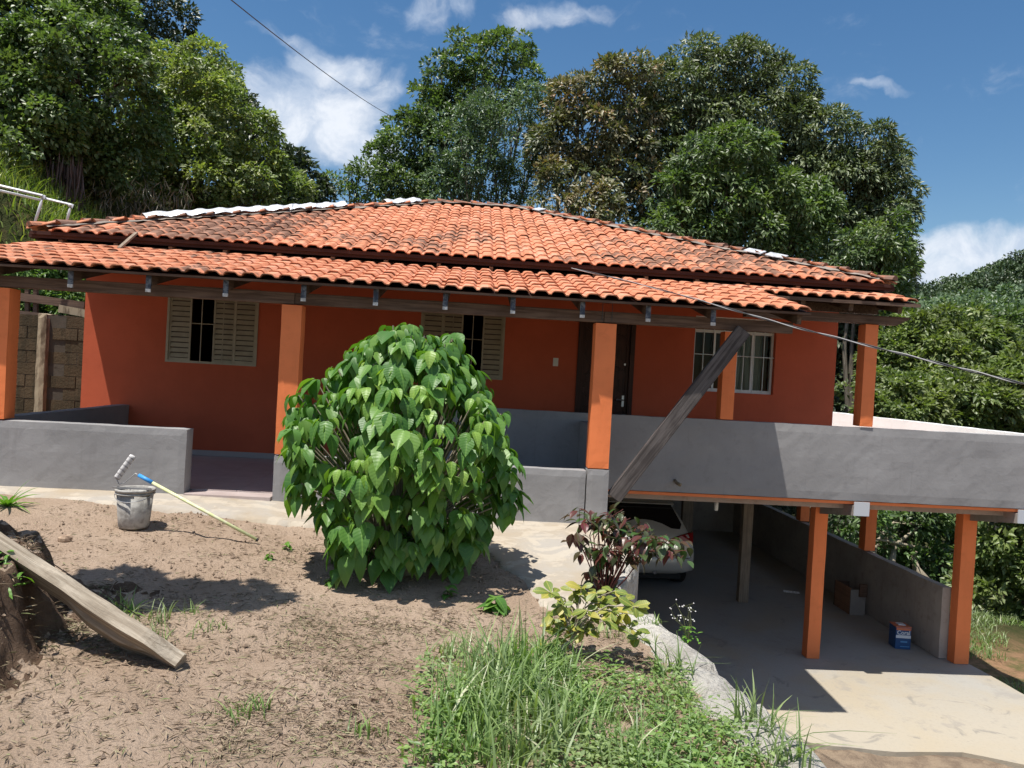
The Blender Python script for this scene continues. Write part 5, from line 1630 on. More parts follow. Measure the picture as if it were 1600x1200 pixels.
# ---------------------------------------------------------------- the big leafy shrub in the yard
def leaf_mesh(name, L, W, mat, n=7, heart=True, fold=0.22, curl=0.25, obov=False, teeth=False):
    """one blade: base at the origin, axis +y, face up +z"""
    V = []; F = []
    for i in range(n + 1):
        t = i / n
        if obov: w = math.sin(math.pi * min(1, t ** 1.5)) ** 0.7 if 0 < t < 1 else 0
        elif heart: w = (math.sin(math.pi * t ** 0.62) ** 0.85 if 0 < t < 1 else (0.0 if t > 0 else 0.25))
        else: w = math.sin(math.pi * t ** 0.85) ** 1.1 if 0 < t < 1 else 0
        w = max(w, 0.02) * W / 2
        if teeth and i in (3, 4): w *= 1.16
        y = L * t; z = -curl * L * t * t
        V += [(-w, y, z + fold * w), (-w * 0.5, y, z + fold * w * 0.62), (0, y + 0.0, z), (w * 0.5, y, z + fold * w * 0.62), (w, y, z + fold * w)]
    for i in range(n):
        for j in range(4): F.append((i * 5 + j, i * 5 + j + 1, (i + 1) * 5 + j + 1, (i + 1) * 5 + j))
    return mesh_np(name, V, F, mat, True, np.zeros(len(V)))

def orient(axis, normal):
    y = Vector(axis).normalized(); z = Vector(normal); x = y.cross(z).normalized(); z = x.cross(y)
    return Matrix((x, y, z)).transposed()

def leafy_plant(t, leaves, meshes, mat, limit=300, name='leaf'):
    """leaves: list of (pos, axis, normal, scale, mesh index), best seen first"""
    restV, restF, restv = [], [], []
    for i, (p, a, nrm, s, k) in enumerate(leaves):
        M = orient(a, nrm)
        if i < limit:
            o = bpy.data.objects.new(name, meshes[k])
            o.rotation_euler = M.to_euler(); o.scale = (s, s, s)
            link(o, t, p)
        else:
            me = meshes[k]
            V = np.empty(len(me.vertices) * 3, np.float32); me.vertices.foreach_get('co', V)
            V = (V.reshape(-1, 3) * s) @ np.array(M).T + np.array(p) - ORG[t.name]
            kk = sum(len(q) for q in restV)
            restV.append(V); restF += [tuple(int(x) + kk for x in f.vertices) for f in me.polygons]
            restv.append(np.full(len(V), random.random()))
    if restV:
        o = place('leaves', mesh_np('leaves', np.concatenate(restV), restF, mat, True, np.concatenate(restv)), t, ORG[t.name])
        tag(o, kind='stuff')

def big_shrub():
    rng = np.random.default_rng(41)
    bx, by = -0.44, 5.62
    bz = soil_z(bx, by)
    t = thing('leafy_shrub', (bx, by, bz), 'big round shrub with large drooping green leaves in front of the porch', 'shrub')
    meshes = [leaf_mesh('leaf', 0.142, 0.096, 'poinsettia_leaf', curl=c_, fold=f_, teeth=tt) for c_, f_, tt in ((0.25, 0.22, False), (0.42, 0.30, True), (0.12, 0.35, True), (0.6, 0.15, False))]
    # outline of the shrub: half width against height
    fresh = [leaf_mesh('leaf', 0.128, 0.076, 'fresh_leaf', curl=c_, fold=f_) for c_, f_ in ((0.35, 0.30), (0.55, 0.2))]
    meshes += fresh
    prof = [(0.0, 0.40), (0.25, 0.52), (0.5, 0.68), (0.8, 0.80), (1.0, 0.84), (1.2, 0.74), (1.4, 0.60), (1.58, 0.44), (1.75, 0.24)]
    zs = [p[0] for p in prof]; ws = [p[1] for p in prof]
    stems = MB(); leaves = []
    tops = []
    for i in range(330):
        h = 0.17 + 1.56 * ((i + 0.5) / 330) ** 0.88
        w = float(np.interp(h, zs, ws))
        a = i * 2.39996 + rng.normal(0, 0.2)
        lump = 1.0 + 0.13 * math.sin(3 * a + 4 * h) + 0.09 * math.sin(7 * a - 6 * h)
        rr = 0.93 * w * rng.uniform(0.72, 1.03) * lump
        x = bx + rr * math.cos(a) + (0.03 if h > 1 else 0.0); y = by + rr * 0.92 * math.sin(a)
        x -= 0.05 * (h - 0.3)
        tops.append((x, y, bz + h, a))
    for i in range(7): tops.append((bx + rng.normal(-0.05, 0.17), by + rng.normal(0, 0.15), bz + rng.uniform(1.66, 1.80), rng.uniform(0, 6.28)))
    for x, y, z, a in tops:
        k = int(rng.integers(6, 9))
        c = Vector((x, y, z))
        out = Vector((math.cos(a), math.sin(a), 0))
        a0 = rng.uniform(0, 6.28)
        # young leaves at the very tip
        for j in range(k):
            aj = a0 + j * 6.2832 / k + rng.normal(0, 0.2)
            d = Vector((math.cos(aj), math.sin(aj), 0))
            d = (d + out * 0.45).normalized()
            down = rng.uniform(0.35, 2.0)
            ax = (d + Vector((0, 0, -down))).normalized()
            pet = 0.035 + 0.03 * rng.random()
            p = c + d * pet + Vector((0, 0, 0.012 * rng.normal()))
            nrm = (d * down + Vector((0, 0, 1)) + out * 0.2)
            yng = j < 4 and z > bz + 0.45
            leaves.append((p, ax, nrm, float(rng.uniform(0.45, 1.05) if yng else rng.uniform(0.6, 1.28)), int(rng.integers(4, 6)) if yng else int(rng.integers(0, 4))))
        for j in range(2):
            aj = rng.uniform(0, 6.28); d = Vector((math.cos(aj), math.sin(aj), 0))
            p = c + Vector((0, 0, -0.09)) + d * 0.03
            leaves.append((p, (d + Vector((0, 0, -0.9))).normalized(), d + Vector((0, 0, 1)), float(rng.uniform(0.8, 1.2)), int(rng.integers(0, 4))))
        foot = Vector((bx + 0.12 * math.cos(a), by + 0.10 * math.sin(a), bz - 0.02))
        mid = foot.lerp(c, 0.5) + Vector((0, 0, 0.10)) - out * 0.08
        stems.tube([foot, mid, c], [0.011, 0.008, 0.005], 5, False)
    st = stems.build('stems', 'pale_stem', t, smooth=True, origin=(bx, by, bz)); tag(st, kind='stuff')
    leaves.sort(key=lambda l: l[0][1] - 0.25 * abs(l[0][2] - bz - 0.6))
    leafy_plant(t, leaves, meshes, 'poinsettia_leaf')
    # suckers and small sprouts round the foot
    return t
big_shrub()

def sprout(name, px, py, z0, scale, n, label, mat='young_leaf', cat='plant', group=None, L=0.09, W=0.05):
    d = ray(px, py); k = (z0 - CP[2]) / d[2]; p = CP + d * k
    x, y = float(p[0]), float(p[1]); z = soil_z(x, y)
    t = thing(name, (x, y, z), label, cat, group)
    rng = np.random.default_rng(int(px))
    me = leaf_mesh('leaf', L, W, mat, n=5, heart=True, curl=0.35)
    lv = []; st = MB()
    for i in range(n):
        a = i * 2.4 + rng.normal(0, .3); h = scale * rng.uniform(0.15, 1.0)
        dd = Vector((math.cos(a), math.sin(a), 0))
        c = Vector((x, y, z + h)) + dd * 0.02 * scale
        lv.append((c, (dd + Vector((0, 0, rng.uniform(-0.7, 0.3)))).normalized(), dd * 0.3 + Vector((0, 0, 1)), float(rng.uniform(0.7, 1.2)), 0))
        st.tube([(x, y, z - 0.01), c], [0.003, 0.002], 4, False)
    st.build('stem', 'green_stem', t, origin=(x, y, z))
    leafy_plant(t, lv, [me], mat)
    return t
sprout('seedling', 775, 938, -0.17, 0.10, 13, 'low leafy seedling right of the shrub in its shadow edge', 'poinsettia_leaf', L=0.13, W=0.095)
sprout('seedling', 447, 862, -0.14, 0.06, 7, 'tiny green seedling just left of the shrub', L=0.05, W=0.035)
sprout('seedling', 420, 876, -0.15, 0.05, 8, 'tiny flat seedling farthest left of the shrub', L=0.05, W=0.03)
sprout('seedling', 520, 905, -0.16, 0.12, 10, 'small sprout at the left foot of the shrub', 'poinsettia_leaf', L=0.08, W=0.055)
sprout('seedling', 700, 915, -0.16, 0.10, 9, 'small sprout at the right foot of the shrub', 'poinsettia_leaf', L=0.08, W=0.055)

def red_shrub():
    rng = np.random.default_rng(43)
    bx, by = 1.02, 5.35; bz = soil_z(bx, by)
    t = thing('red_leafed_shrub', (bx, by, bz), 'straggly shrub with dark red and green leaves before the car', 'shrub')
    me = [leaf_mesh('leaf', 0.098, 0.056, 'rose_leaf', n=5, heart=False, curl=c_) for c_ in (0.2, 0.4)]
    st = MB(); lv = []
    ends = []
    for px, py in ((905, 792), (925, 815), (900, 830), (935, 850), (960, 800), (985, 812), (955, 830), (985, 845), (1010, 815), (1020, 840), (1040, 845), (1065, 865), (1050, 835), (1000, 865), (960, 860), (940, 880), (925, 900), (950, 905),
                   (1075, 850), (1030, 860), (975, 835), (1000, 830), (915, 860), (945, 825), (930, 800), (975, 800), (1060, 850), (1015, 828), (990, 855), (965, 875), (945, 865)):
        e = at(px + rng.normal(0, 4), py + rng.normal(0, 4), 5.35 + rng.normal(0, 0.16)); ends.append(e)
    for e in ends:
        f = Vector((bx, by, bz)); e = Vector(e)
        mid = f.lerp(e, 0.55) + Vector((-0.05, 0, 0.10))
        mid = mid + Vector(rng.normal(0, 0.04, 3)); st.tube([f, f.lerp(mid, 0.5) + Vector(rng.normal(0, 0.02, 3)), mid, e], [0.006, 0.005, 0.004, 0.002], 5, False)
        for j in range(14):
            a = rng.uniform(0, 6.28); d = Vector((math.cos(a), math.sin(a), 0))
            c = e.lerp(mid, rng.uniform(0, 0.55)) + d * 0.015 + Vector(rng.normal(0, 0.025, 3))
            lv.append((c, (d + Vector((0, 0, rng.uniform(-1.3, 0.25)))).normalized(), d * 0.5 + Vector((0, 0, 1)), float(rng.uniform(0.6, 1.15)), int(rng.integers(0, 2))))
    tag(st.build('stems', 'red_stem', t, smooth=True, origin=(bx, by, bz)), kind='stuff')
    leafy_plant(t, lv, me, 'rose_leaf')
red_shrub()

def jade_shrub():
    rng = np.random.default_rng(47)
    bx, by = 0.42, 3.95; bz = soil_z(bx, by)
    t = thing('yellow_green_shrub', (bx, by, bz), 'leaning shrub with oval yellow green leaves beside the concrete lip', 'shrub')
    me = [leaf_mesh('leaf', 0.085, 0.046, 'crassula_leaf', n=5, curl=c_, obov=True, fold=0.12) for c_ in (0.1, 0.3)]
    st = MB(); lv = []
    F0 = Vector((bx, by, bz)); F1 = Vector(at(893, 1000, 4.15)); F2 = Vector(at(905, 955, 4.2))
    st.tube([F0, F0.lerp(F1, 0.5) + Vector((-0.02, 0, -0.01)), F1, F2], [0.016, 0.013, 0.011, 0.008], 7)
    ends = [(860, 925), (875, 950), (850, 960), (880, 980), (905, 930), (920, 950), (935, 925), (950, 945), (965, 925), (980, 935), (925, 975), (900, 965), (945, 970), (960, 960), (985, 955), (1000, 985), (975, 980),
            (870, 1000), (850, 1020), (895, 985), (915, 990), (880, 940), (910, 915), (940, 940), (890, 925), (1008, 1000), (995, 950), (860, 975)]
    for px, py in ends:
        e = Vector(at(px + rng.normal(0, 3), py + rng.normal(0, 3), 4.2 + rng.normal(0, 0.12)))
        m = F2.lerp(e, 0.5) + Vector((0, 0, 0.02))
        st.tube([F1.lerp(F2, rng.random()), m, e], [0.005, 0.004, 0.002], 5, False)
        for j in range(8):
            a = rng.uniform(0, 6.28); d = Vector((math.cos(a), math.sin(a) * 0.8, 0))
            c = e.lerp(m, rng.uniform(0, 0.35))
            lv.append((c, (d + Vector((0, 0, rng.uniform(-0.9, 0.7)))).normalized(), d * 0.6 + Vector((0, -0.4, 0.8)), float(rng.uniform(0.6, 1.1)), int(rng.integers(0, 2))))
    # a lower trailing twig
    tw = [at(*q) for q in ((862, 1045, 4.0), (920, 1045, 3.95), (985, 1050, 3.9), (1000, 1062, 3.85))]
    st.tube([tuple(q) for q in tw], [0.005, 0.004, 0.003, 0.002], 5, False)
    for px, py in ((940, 1050), (945, 1062), (920, 1095), (975, 1080), (985, 1100), (968, 1068), (1002, 1092), (950, 1058), (898, 1090)):
        c = Vector(at(px, py, 3.9)); d = Vector((rng.normal(0, .4), -0.2, -1))
        lv.append((c, d.normalized(), Vector((rng.normal(0, .5), -1, 0.3)), float(rng.uniform(0.7, 1.0)), 0))
    tag(st.build('stems', 'pale_stem', t, smooth=True, origin=(bx, by, bz)), kind='stuff')
    leafy_plant(t, lv, me, 'crassula_leaf')
jade_shrub()

def spiky_plant(px, py, z0, n, L, label, w=0.02, group=None):
    d = ray(px, py); k = (z0 - CP[2]) / d[2]; p = CP + d * k
    x, y = float(p[0]), float(p[1]); z = soil_z(x, y)
    t = thing('strap_leafed_plant', (x, y, z), label, 'plant', group)
    rng = np.random.default_rng(int(px) + 5)
    for i in range(n):
        a = i * 2.4; e = rng.uniform(0.35, 1.25); l = L * rng.uniform(0.6, 1.1)
        V = []; F = []
        for s in range(7):
            q = s / 6
            r = l * q * math.cos(e) * (1 + 0.2 * q); h = l * (q * math.sin(e) - (0.55 - 0.3 * math.sin(e)) * q * q * (0.9))
            ww = w * (1 - q ** 2) * 0.5 + 0.001
            c = Vector((x + r * math.cos(a), y + r * math.sin(a), z + h)); sd = Vector((-math.sin(a), math.cos(a), 0))
            V += [c - sd * ww + Vector((0, 0, ww * 0.5)), c, c + sd * ww + Vector((0, 0, ww * 0.5))]
        for s in range(6): F += [(3 * s, 3 * s + 1, 3 * s + 4, 3 * s + 3), (3 * s + 1, 3 * s + 2, 3 * s + 5, 3 * s + 4)]
        k2 = len(V)
        me = mesh_np('leaf', np.array(V) - np.array((x, y, z)), F, 'young_leaf', True, np.full(k2, rng.random()))
        place('leaf', me, t, (x, y, z))
spiky_plant(12, 790, -0.02, 20, 0.34, 'strap leafed plant on the soil at the left edge before the grey wall', 0.028)
spiky_plant(205, 940, -0.1, 7, 0.16, 'small grassy tuft growing in front of the fallen plank', 0.010)

def bank_plant():
    rng = np.random.default_rng(49)
    t = thing('creeping_plant', (-2.42, 4.0, 0.2), 'small leafy plant on top of the earth bank under the plank', 'plant')
    me = [leaf_mesh('leaf', 0.075, 0.026, 'young_leaf', n=4, heart=False, curl=0.3)]
    lv = []; st = MB()
    for i in range(60):
        p = Vector(at(rng.uniform(-30, 35), rng.uniform(858, 920), 3.75 + rng.normal(0, 0.06)))
        a = rng.uniform(0, 6.28); d = Vector((math.cos(a), math.sin(a), rng.uniform(-0.5, 0.7)))
        lv.append((p, d.normalized(), Vector((0, -0.3, 1)), float(rng.uniform(0.6, 1.2)), 0))
        if i % 4 == 0: st.tube([(-2.42, 4.0, 0.1), tuple(p)], [0.003, 0.002], 4, False)
    tag(st.build('stems', 'green_stem', t, origin=(-2.42, 4.0, 0.2)), kind='stuff')
    leafy_plant(t, lv, me, 'young_leaf')
bank_plant()

def flower_weed():
    rng = np.random.default_rng(51)
    x, y = 1.36, 4.45; z = soil_z(1.3, y) + 0.03
    t = thing('flowering_weed', (x, y, z), 'thin weed with tiny seed heads on the concrete lip', 'plant')
    st = MB(); hd = MB()
    for i in range(9):
        e = Vector((x + rng.normal(0, 0.07), y + rng.normal(0, 0.04), z + rng.uniform(0.12, 0.26)))
        st.tube([(x, y, z - 0.02), Vector((x, y, z)).lerp(e, 0.5) + Vector((0.01, 0, 0.02)), e], [0.0018, 0.0014, 0.001], 4, False)
        for _ in range(3):
            q = e + Vector(rng.normal(0, 0.018, 3)); st.tube([e, q], 0.0008, 3, False)
            hd.lathe(tuple(q), [(0.0, -0.004), (0.005, 0.0), (0.0, 0.006)], 6)
    tag(st.build('stems', 'green_stem', t, origin=(x, y, z)), kind='stuff'); tag(hd.build('seed_heads', 'white_patch', t), kind='stuff')
    me = [leaf_mesh('leaf', 0.035, 0.015, 'young_leaf', n=4, heart=False)]
    lv = []
    for i in range(34):
        a = rng.uniform(0, 6.28); d = Vector((math.cos(a), math.sin(a), rng.uniform(-.2, .6)))
        lv.append((Vector((x + rng.normal(0, .025), y + rng.normal(0, .025), z + rng.uniform(0, 0.09))), d.normalized(), Vector((0, 0, 1)), 1.0, 0))
    leafy_plant(t, lv, me, 'young_leaf')
flower_weed()
print('LEAVES', NLEAF[0])

# ================================================================ LOOSE THINGS
def local_build(m, name, mat, parent, M, **kw):
    """mesh made about the origin, moved by matrix M (world)"""
    V = [tuple(M @ Vector(v)) for v in m.V]
    mm = MB(); mm.V = V; mm.F = m.F
    return mm.build(name, mat, parent, **kw)

# --- bucket
def bucket():
    d = ray(209, 820); k = (-0.055 - CP[2]) / d[2]; p = CP + d * k
    x, y = float(p[0]), float(p[1]); z = soil_z(x, y) - 0.002
    t = thing('bucket', (x, y, z), 'dirty grey plastic bucket on the soil holding a paint roller', 'bucket')
    s = 1.0
    MB().lathe((x, y, z), [(0.0, 0.0), (0.105, 0.0), (0.112, 0.008), (0.135, 0.285), (0.131, 0.285), (0.108, 0.014), (0.0, 0.012)], 36).build('body', 'bucket_plastic', t, smooth=True)
    MB().lathe((x, y, z), [(0.1345, 0.262), (0.145, 0.264), (0.145, 0.272), (0.1365, 0.274), (0.1365, 0.284), (0.148, 0.286), (0.149, 0.300), (0.144, 0.306), (0.130, 0.304), (0.130, 0.280)], 36).build('rim', 'bucket_plastic', t, smooth=True)
    MB().lathe((x, y, z + 0.245), [(0.0, 0.0), (0.128, 0.0)], 28).build('paint', 'dark_slurry', t)
    # wire handle lying down on the right-hand side
    pts = []
    for i in range(17):
        a = math.pi * i / 16
        pts.append((x + 0.146 * math.cos(a), y - 0.05 - 0.155 * math.sin(a) * 0.9 + 0.05, z + 0.275 - 0.06 * math.sin(a)))
    MB().tube(pts, 0.0028, 6).build('handle', 'wire_metal', t)
    # wooden bar across the rim
    # --- roller
    t2 = thing('paint_roller', (x, y, z + 0.31), 'white striped paint roller on a long yellow pole leaning on the bucket', 'paint roller')
    Yb = y - 0.0
    def W(px, py, yy): return Vector(at(px, py, yy))
    tip = W(401, 843, 5.93); tip.z = max(tip.z, soil_z(tip.x, tip.y) + 0.012)
    grip = W(216, 742, y - 0.08); gend = W(236, 753, y - 0.085)
    dirp = (tip - gend).normalized()
    grip = gend - dirp * (gend - grip).length
    MB().tube([gend, tip], 0.0125, 12).build('pole', 'yellow_pole', t2, smooth=True)
    MB().tube([grip, gend + dirp * 0.012], [0.015, 0.0165], 12).build('grip', 'blue_grip', t2, smooth=True)
    MB().tube([tip, tip + dirp * 0.012], 0.0135, 10).build('end_cap', 'black_plastic', t2)
    a = W(182, 748, y - 0.06); b = W(208, 712, y - 0.06)
    MB().tube([grip, grip - dirp * 0.03, W(195, 754, y - 0.07), W(186, 757, y - 0.06), a], 0.004, 8).build('frame', 'wire_metal', t2, smooth=True)
    dd = (b - a).normalized()
    n = 18
    o = MB().lathe((0, 0, 0), [(0.0, 0.0), (0.014, 0.0), (0.024, 0.004), (0.0245, 0.02), (0.0245, (b - a).length - 0.02), (0.024, (b - a).length - 0.004), (0.014, (b - a).length), (0.0, (b - a).length)], 22).build('sleeve', 'roller_sleeve', t2, smooth=True, origin=(0, 0, 0))
    o.location = Vector(a) - Vector(ORG[t2.name]); o.rotation_euler = dd.to_track_quat('Z', 'Y').to_euler()
    q = W(190, 754, y - 0.12); r = W(238, 760, y - 0.12)
    MB().bar((x - 0.15, y - 0.06, z + 0.314), (x + 0.15, y - 0.075, z + 0.314), 0.022, 0.012).build('rest_bar', 'wire_metal', t)
bucket()

# --- plank leaning on the earth bank
def plank():
    lo = Vector(at(285, 1030, 3.74)); lo.z = soil_z(lo.x, lo.y) + 0.03
    hi = Vector(at(-60, 810, 3.92))
    t = thing('wooden_plank', tuple(lo), 'heavy weathered timber plank leaning from the soil up onto the bank', 'plank')
    d = hi - lo; L = d.length; dn = d.normalized()
    # face turned to the camera and up
    up = (Vector((0.25, -0.75, 0.66)) - dn * dn.dot(Vector((0.25, -0.75, 0.66)))).normalized()
    side = dn.cross(up).normalized()
    if side.z < 0: side = -side
    N = 46; K = 10
    V = []; F = []
    def wid(t):     # half widths (upper, lower) along the plank: ragged and tapered at the foot
        a = 0.100 * (0.5 + 0.55 * float(sm(0.0, 0.16, t)))
        return a
    for i in range(N + 1):
        q = i / N; w = wid(q)
        c = lo + d * q
        belly = 0.030 * float(sm(0.10, 0.25, q) * sm(0.52, 0.36, q))
        for j in range(K + 1):
            s = j / K * 2 - 1
            e = 0.006 * mnoise.noise(c * 9 + Vector((j, 0, 0)))
            ww = w + (0.008 * mnoise.noise(c * 7) if s > 0 else 0.005 * mnoise.noise(c * 6 + Vector((5, 0, 0))))
            V.append(c + side * (s * ww) + up * (0.028 + e - 0.010 * max(0, s - 0.55) * 2))
        for j in range(K, -1, -1):
            s = j / K * 2 - 1
            V.append(c + side * (s * w * 0.96) - up * (0.045 + belly * (0.3 + 0.7 * (s < 0))) + side * (-0.02 if s < -0.5 else 0))
    n = 2 * (K + 1)
    for i in range(N):
        for j in range(n): F.append((i * n + j, i * n + (j + 1) % n, (i + 1) * n + (j + 1) % n, (i + 1) * n + j))
    F.append(tuple(range(n - 1, -1, -1))); F.append(tuple(N * n + j for j in range(n)))
    # local frame with x along the plank so that the grain follows it
    R = Matrix((dn, side, up)).transposed()
    Vl = [R.inverted() @ (Vector(v) - lo) for v in V]
    me = mesh_np('board', [tuple(v) for v in Vl], F, 'old_plank', False)
    o = place('board', me, t, tuple(lo)); o.rotation_euler = R.to_euler()
    m = MB()
    for s0, s1, off in ((0.30, 0.62, 0.035), (0.22, 0.44, 0.052), (0.5, 0.8, 0.02)):
        a = lo + d * s0 + side * off + up * 0.0335; b = lo + d * s1 + side * (off + 0.008) + up * 0.0335
        m.bar(a, b, 0.004, 0.003, up)
    m.build('crack', 'dark_gap', t)
plank()

# --- silver hatchback in the garage
def car():
    cx, y0, z0 = 3.01, 12.55, -2.2
    t = thing('parked_car', (cx, y0 + 2.0, z0), 'silver hatchback parked nose in under the balcony, seen from behind', 'car')
    # body: sections along the length (y), each a half outline x(z)
    sec = [  # y, [(x, z)...] from bottom centre to top centre
        (0.00, [(0.0, 0.36), (0.60, 0.36), (0.78, 0.42), (0.84, 0.55), (0.84, 0.66), (0.80, 0.76), (0.74, 0.86), (0.60, 0.90), (0.0, 0.92)]),
        (0.06, [(0.0, 0.30), (0.66, 0.30), (0.83, 0.36), (0.865, 0.55), (0.865, 0.68), (0.84, 0.80), (0.79, 0.93), (0.66, 0.98), (0.0, 1.00)]),
        (0.25, [(0.0, 0.24), (0.70, 0.24), (0.86, 0.32), (0.88, 0.55), (0.88, 0.70), (0.86, 0.84), (0.78, 1.00), (0.68, 1.14), (0.0, 1.17)]),
        (0.55, [(0.0, 0.22), (0.72, 0.22), (0.87, 0.30), (0.885, 0.55), (0.885, 0.72), (0.87, 0.88), (0.74, 1.12), (0.62, 1.38), (0.0, 1.43)]),
        (0.95, [(0.0, 0.22), (0.72, 0.22), (0.87, 0.30), (0.885, 0.55), (0.885, 0.74), (0.87, 0.90), (0.72, 1.18), (0.60, 1.45), (0.0, 1.50)]),
        (2.10, [(0.0, 0.22), (0.72, 0.22), (0.87, 0.30), (0.885, 0.55), (0.885, 0.76), (0.87, 0.90), (0.72, 1.20), (0.60, 1.46), (0.0, 1.51)]),
        (2.90, [(0.0, 0.22), (0.72, 0.22), (0.87, 0.30), (0.885, 0.55), (0.88, 0.76), (0.86, 0.88), (0.72, 1.02), (0.55, 1.10), (0.0, 1.13)]),
        (3.70, [(0.0, 0.25), (0.68, 0.25), (0.82, 0.32), (0.85, 0.50), (0.84, 0.66), (0.80, 0.76), (0.66, 0.84), (0.50, 0.88), (0.0, 0.90)]),
        (4.00, [(0.0, 0.30), (0.55, 0.30), (0.68, 0.38), (0.70, 0.48), (0.68, 0.56), (0.64, 0.62), (0.52, 0.68), (0.40, 0.70), (0.0, 0.72)])]
    V = []; n = 9
    for y, h in sec:
        for x, z in h: V.append((cx + x, y0 + y, z0 + z))
        for x, z in h[-2:0:-1]: V.append((cx - x, y0 + y, z0 + z))
    k = 2 * n - 2
    F = []
    for i in range(len(sec) - 1):
        for j in range(k): F.append((i * k + j, i * k + (j + 1) % k, (i + 1) * k + (j + 1) % k, (i + 1) * k + j))
    F.append(tuple(range(k - 1, -1, -1))); F.append(tuple((len(sec) - 1) * k + j for j in range(k)))
    o = MB().add(V, F).build('body', 'car_paint', t, smooth=True)
    s = o.modifiers.new('sub', 'SUBSURF'); s.levels = 1; s.render_levels = 2
    # rear window standing a little proud of the hatch
    def P(x, y, z): return (cx + x, y0 + y, z0 + z)
    V = [P(-0.62, 0.17, 1.03), P(0.62, 0.17, 1.03), P(0.66, 0.24, 1.10), P(0.53, 0.52, 1.385), P(-0.53, 0.52, 1.385), P(-0.66, 0.24, 1.10)]
    V2 = [(a, b - 0.035, c + 0.012) for a, b, c in V]
    MB().add(V2 + V, [(0, 1, 2, 3, 4, 5), (0, 6, 7, 1), (1, 7, 8, 2), (2, 8, 9, 3), (3, 9, 10, 4), (4, 10, 11, 5), (5, 11, 6, 0)]).build('rear_window', 'car_glass', t, bevel=0.01)
    MB().prism([(0.40, 1.415), (0.46, 1.425), (0.66, 1.485), (0.66, 1.465), (0.42, 1.395)], 0, -0.56, 0.56).build('spoiler', 'car_paint', None)
    sp = bpy.data.objects['spoiler']; sp.parent = t; sp.location = Vector(sp.location) + Vector((cx, y0, z0)) - Vector(ORG[t.name])
    MB().tube([P(0, 0.75, 1.48), P(0, 0.80, 1.66)], 0.004, 6).build('antenna', 'black_plastic', t)
    for s_ in (-1, 1):
        V = [P(s_ * 0.42, 0.02, 0.90), P(s_ * 0.80, 0.05, 0.84), P(s_ * 0.870, 0.28, 0.89), P(s_ * 0.85, 0.28, 0.99), P(s_ * 0.78, 0.09, 1.00), P(s_ * 0.60, 0.05, 0.96)]
        c = np.mean(V, 0); V2 = [(v[0] + (0.02 * s_), v[1] - 0.035, v[2]) for v in V]
        F = [(0, 1, 2, 3, 4, 5), (6, 11, 10, 9, 8, 7)] + [(i, i + 6, (i + 1) % 6 + 6, (i + 1) % 6) for i in range(6)]
        MB().add(V + V2, F).build('tail_light', 'red_lens', t, bevel=0.008)
        V = [P(s_ * 0.62, -0.035, 0.47), P(s_ * 0.80, 0.0, 0.49), P(s_ * 0.80, 0.0, 0.53), P(s_ * 0.64, -0.035, 0.515)]
        MB().add(V + [(a, b - 0.012, c_) for a, b, c_ in V], [(0, 1, 2, 3), (7, 6, 5, 4), (0, 4, 5, 1), (1, 5, 6, 2), (2, 6, 7, 3), (3, 7, 4, 0)]).build('reflector', 'red_lens', t)
        for yy in (0.75, 3.2):
            wh = MB()
            prof = [(0.20, -0.09), (0.29, -0.10), (0.31, -0.07), (0.31, 0.07), (0.29, 0.10), (0.20, 0.09)]
            VV = []; FF = []
            for r, x in prof:
                for q in range(28):
                    a = 2 * math.pi * q / 28; VV.append((cx + s_ * 0.77 + x, y0 + yy + r * math.cos(a), z0 + 0.31 + r * math.sin(a)))
            for i in range(5):
                for q in range(28): FF.append((i * 28 + q, i * 28 + (q + 1) % 28, (i + 1) * 28 + (q + 1) % 28, (i + 1) * 28 + q))
            w = wh.add(VV, FF).build('wheel', 'tyre_rubber', t, smooth=True)
            MB().tube([(cx + s_ * 0.77 - 0.07, y0 + yy, z0 + 0.31), (cx + s_ * 0.77 + 0.07, y0 + yy, z0 + 0.31)], 0.20, 24).build('rim', 'rim_metal', w)
    # bumper, chrome strip, boot seam
    V = []; F = []
    prof = [(-0.02, 0.36), (-0.07, 0.40), (-0.085, 0.50), (-0.085, 0.58), (-0.06, 0.635), (0.0, 0.65)]
    xs = [-0.90, -0.86, -0.72, -0.4, 0, 0.4, 0.72, 0.86, 0.90]
    ys = [0.42, 0.12, 0.02, -0.01, -0.02, -0.01, 0.02, 0.12, 0.42]
    for x, yy in zip(xs, ys):
        for a, b in prof: V.append(P(x, yy + a * (1 if abs(x) < 0.8 else 0.2), b))
    for i in range(len(xs) - 1):
        for j in range(5): F.append((i * 6 + j, (i + 1) * 6 + j, (i + 1) * 6 + j + 1, i * 6 + j + 1))
    b = MB().add(V, F).build('bumper', 'car_paint', t, smooth=True)
    MB().tube([P(x, yy - 0.085 * (1 if abs(x) < 0.8 else 0.2) - 0.004, 0.60) for x, yy in zip(xs[1:-1], ys[1:-1])], 0.009, 6).build('chrome_strip', 'chrome', b, smooth=True)
    MB().box(cx - 0.62, cx + 0.62, y0 - 0.012, y0 + 0.02, z0 + 0.675, z0 + 0.69).build('boot_seam', 'black_plastic', t)
    MB().box(cx - 0.36, cx + 0.36, y0 - 0.02, y0 - 0.003, z0 + 0.865, z0 + 0.885).build('boot_trim', 'chrome', t)
    MB().tube([P(0.2, -0.0, 0.33), P(0.2, 0.3, 0.33)], 0.03, 10).build('exhaust', 'chrome', t)
    MB().box(cx - 0.70, cx + 0.70, y0 + 0.25, y0 + 3.5, z0 + 0.17, z0 + 0.25).build('underbody', 'black_plastic', t)
